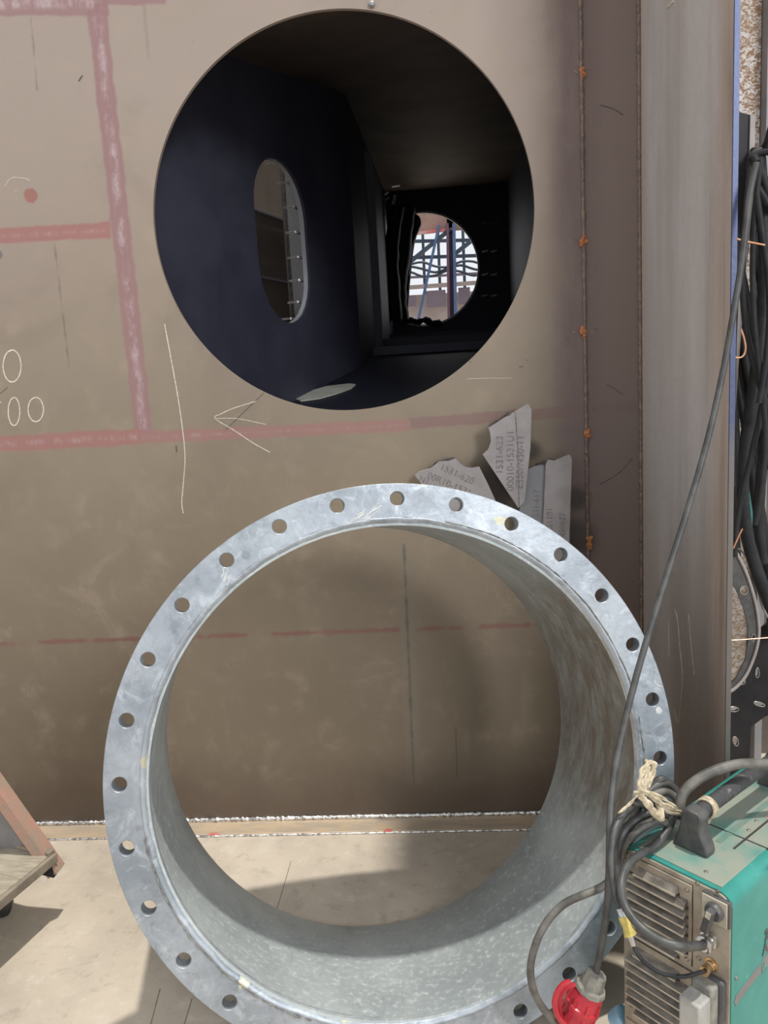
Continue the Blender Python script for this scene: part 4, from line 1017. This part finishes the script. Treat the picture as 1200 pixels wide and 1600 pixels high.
for lab, pp, r, yy in hang:
    cable(lab, [(x, y, yy) for x, y in pp], r*1.12, M_cable, 'black cables hanging beyond the grey plate')
hk = atY(1178, 243, -.36)
obj('cable_hook', MB().tube([hk+V((0, .5, .03)), hk+V((0, .1, .03)), hk+V((0, -.05, .0)), hk+V((0, -.10, .04))], .008, 10, 5), M_blacksteel, label='dark wall hook holding the hanging cables', cat='hook', origin=hk)
def wire(lab, pts, r=.0022, yy=-.53):
    w = [atY(x, y, yy) for x, y in pts]; obj('copper_wire', MB().tube(w, r, 8, 6), M_copper, None, lab, 'wire', origin=w[-1])
wire('straight bright copper wire crossing the cable bundle', [(1143, 365), (1149, 372), (1165, 377), (1180, 380), (1195, 383)])
wire('copper wire bent into a hook beside the grey plate', [(1141, 555), (1152, 559), (1161, 556), (1165, 545), (1163, 530), (1158, 514)])
wire('short copper wire sticking up from curved drilled plate', [(1146, 857), (1151, 845), (1160, 826)], .0018)
wire('thin horizontal copper wire across the drilled plates', [(1134, 1001), (1165, 999), (1205, 996)], .0014)
g = atY(1148, 790, -.15)
obj('green_sheet', MB().box(g+V((0, 0, 0)), (.10, .012, .14)), M_greenside, label='dark green sheet corner behind hanging cables', cat='sheet', bevel=.002, origin=g)
# curved drilled plate
yy = -.42
outer = [(1138, 862), (1144, 852), (1152, 866), (1166, 895), (1176, 925), (1183, 955), (1186, 985), (1183, 1010), (1175, 1035), (1164, 1058), (1150, 1074), (1137, 1083)]
inner = [(1128, 1083), (1128, 1078), (1150, 1060), (1165, 1030), (1170, 1000), (1168, 975), (1162, 950), (1152, 925), (1140, 905), (1128, 890), (1128, 866)]
def poly_plate(name, pts, yy, th, mat, parent, holes=(), label=None):
    L = [atY(x, y, yy) for x, y in pts]; L2 = [(p.x, p.z) for p in L]
    hs_ = []
    for (hx, hy, ha_, hb2, ang) in holes:
        c = atY(hx, hy, yy); s = (yy+2.435)/1200; a = radians(ang)
        hs_.append([(c.x+ha_*s*cos(t_)*cos(a)-hb2*s*sin(t_)*sin(a), c.z+ha_*s*cos(t_)*sin(a)+hb2*s*sin(t_)*cos(a)) for t_ in [2*pi*k/18 for k in range(18)]])
    obj(name, MB().plate([L2]+hs_, (0, yy, 0), (1, 0, 0), (0, 0, 1), th), mat, parent, label)
    for h_ in hs_:
        mb = MB().tube([V((p[0], yy-.001, p[1])) for p in h_], .0018, 6, 1, True); obj('hole_rim', mb, M_punch, parent)
cp = thing('curved_drilled_plate', V((atY(1160, 1080, yy).x, yy, 0)), 'curved dark flange segment with pale rim and drilled holes', 'plate')
poly_plate('plate', outer+inner, yy, .006, M_blackpl, cp, [(1162, 922, 6, 7, 0), (1177, 996, 3, 6, -10)])
obj('rim', MB().tube([atY(x, y, yy-.003) for x, y in outer], .004, 8, 4), M_offcut, cp, 'pale edge strip')
obj('rear_rim', MB().tube([atY(x, y, yy+.05) for x, y in ((1144, 853), (1160, 862), (1172, 880), (1183, 915), (1190, 945), (1200, 965))], .003, 8, 4), M_offcut2, cp)
yy2 = -.30
bp = thing('black_slotted_plate', V((atY(1150, 1180, yy2).x, yy2, 0)), 'black slotted plate hanging below curved drilled plate', 'plate')
poly_plate('plate', [(1120, 1070), (1137, 1078), (1155, 1060), (1175, 1030), (1176, 1100), (1172, 1160), (1165, 1345), (1120, 1345)], yy2, .008, M_blacksteel, bp,
           [(1146, 1108, 8, 4, -5), (1149, 1158, 4, 8, 15), (1160, 1066, 4, 3, 30)])
bp = thing('black_slotted_plate', V((atY(1190, 1180, -.24).x, -.24, 0)), 'larger black slotted plate at right frame edge above welder', 'plate')
poly_plate('plate', [(1168, 1000), (1215, 960), (1225, 1110), (1195, 1120), (1168, 1140)], -.24, .008, M_blacksteel, bp, [(1183, 1051, 3, 8, 0), (1186, 1100, 9, 3, -20)])
yr = .05
rpb = thing('rusty_plate', V((atY(1175, 1180, yr).x, yr, 0)), 'rusty brown upright plate behind black slotted plates', 'plate')
poly_plate('plate', [(1130, 1080), (1130, 930), (1148, 935), (1175, 960), (1186, 1000), (1186, 1290), (1130, 1290)], yr, .01, simple('rusty_tan_plate', (.32, .25, .17), (.20, .13, .085), 14, .8, 0, .5, 60, lo=.4, hi=.6), rpb)
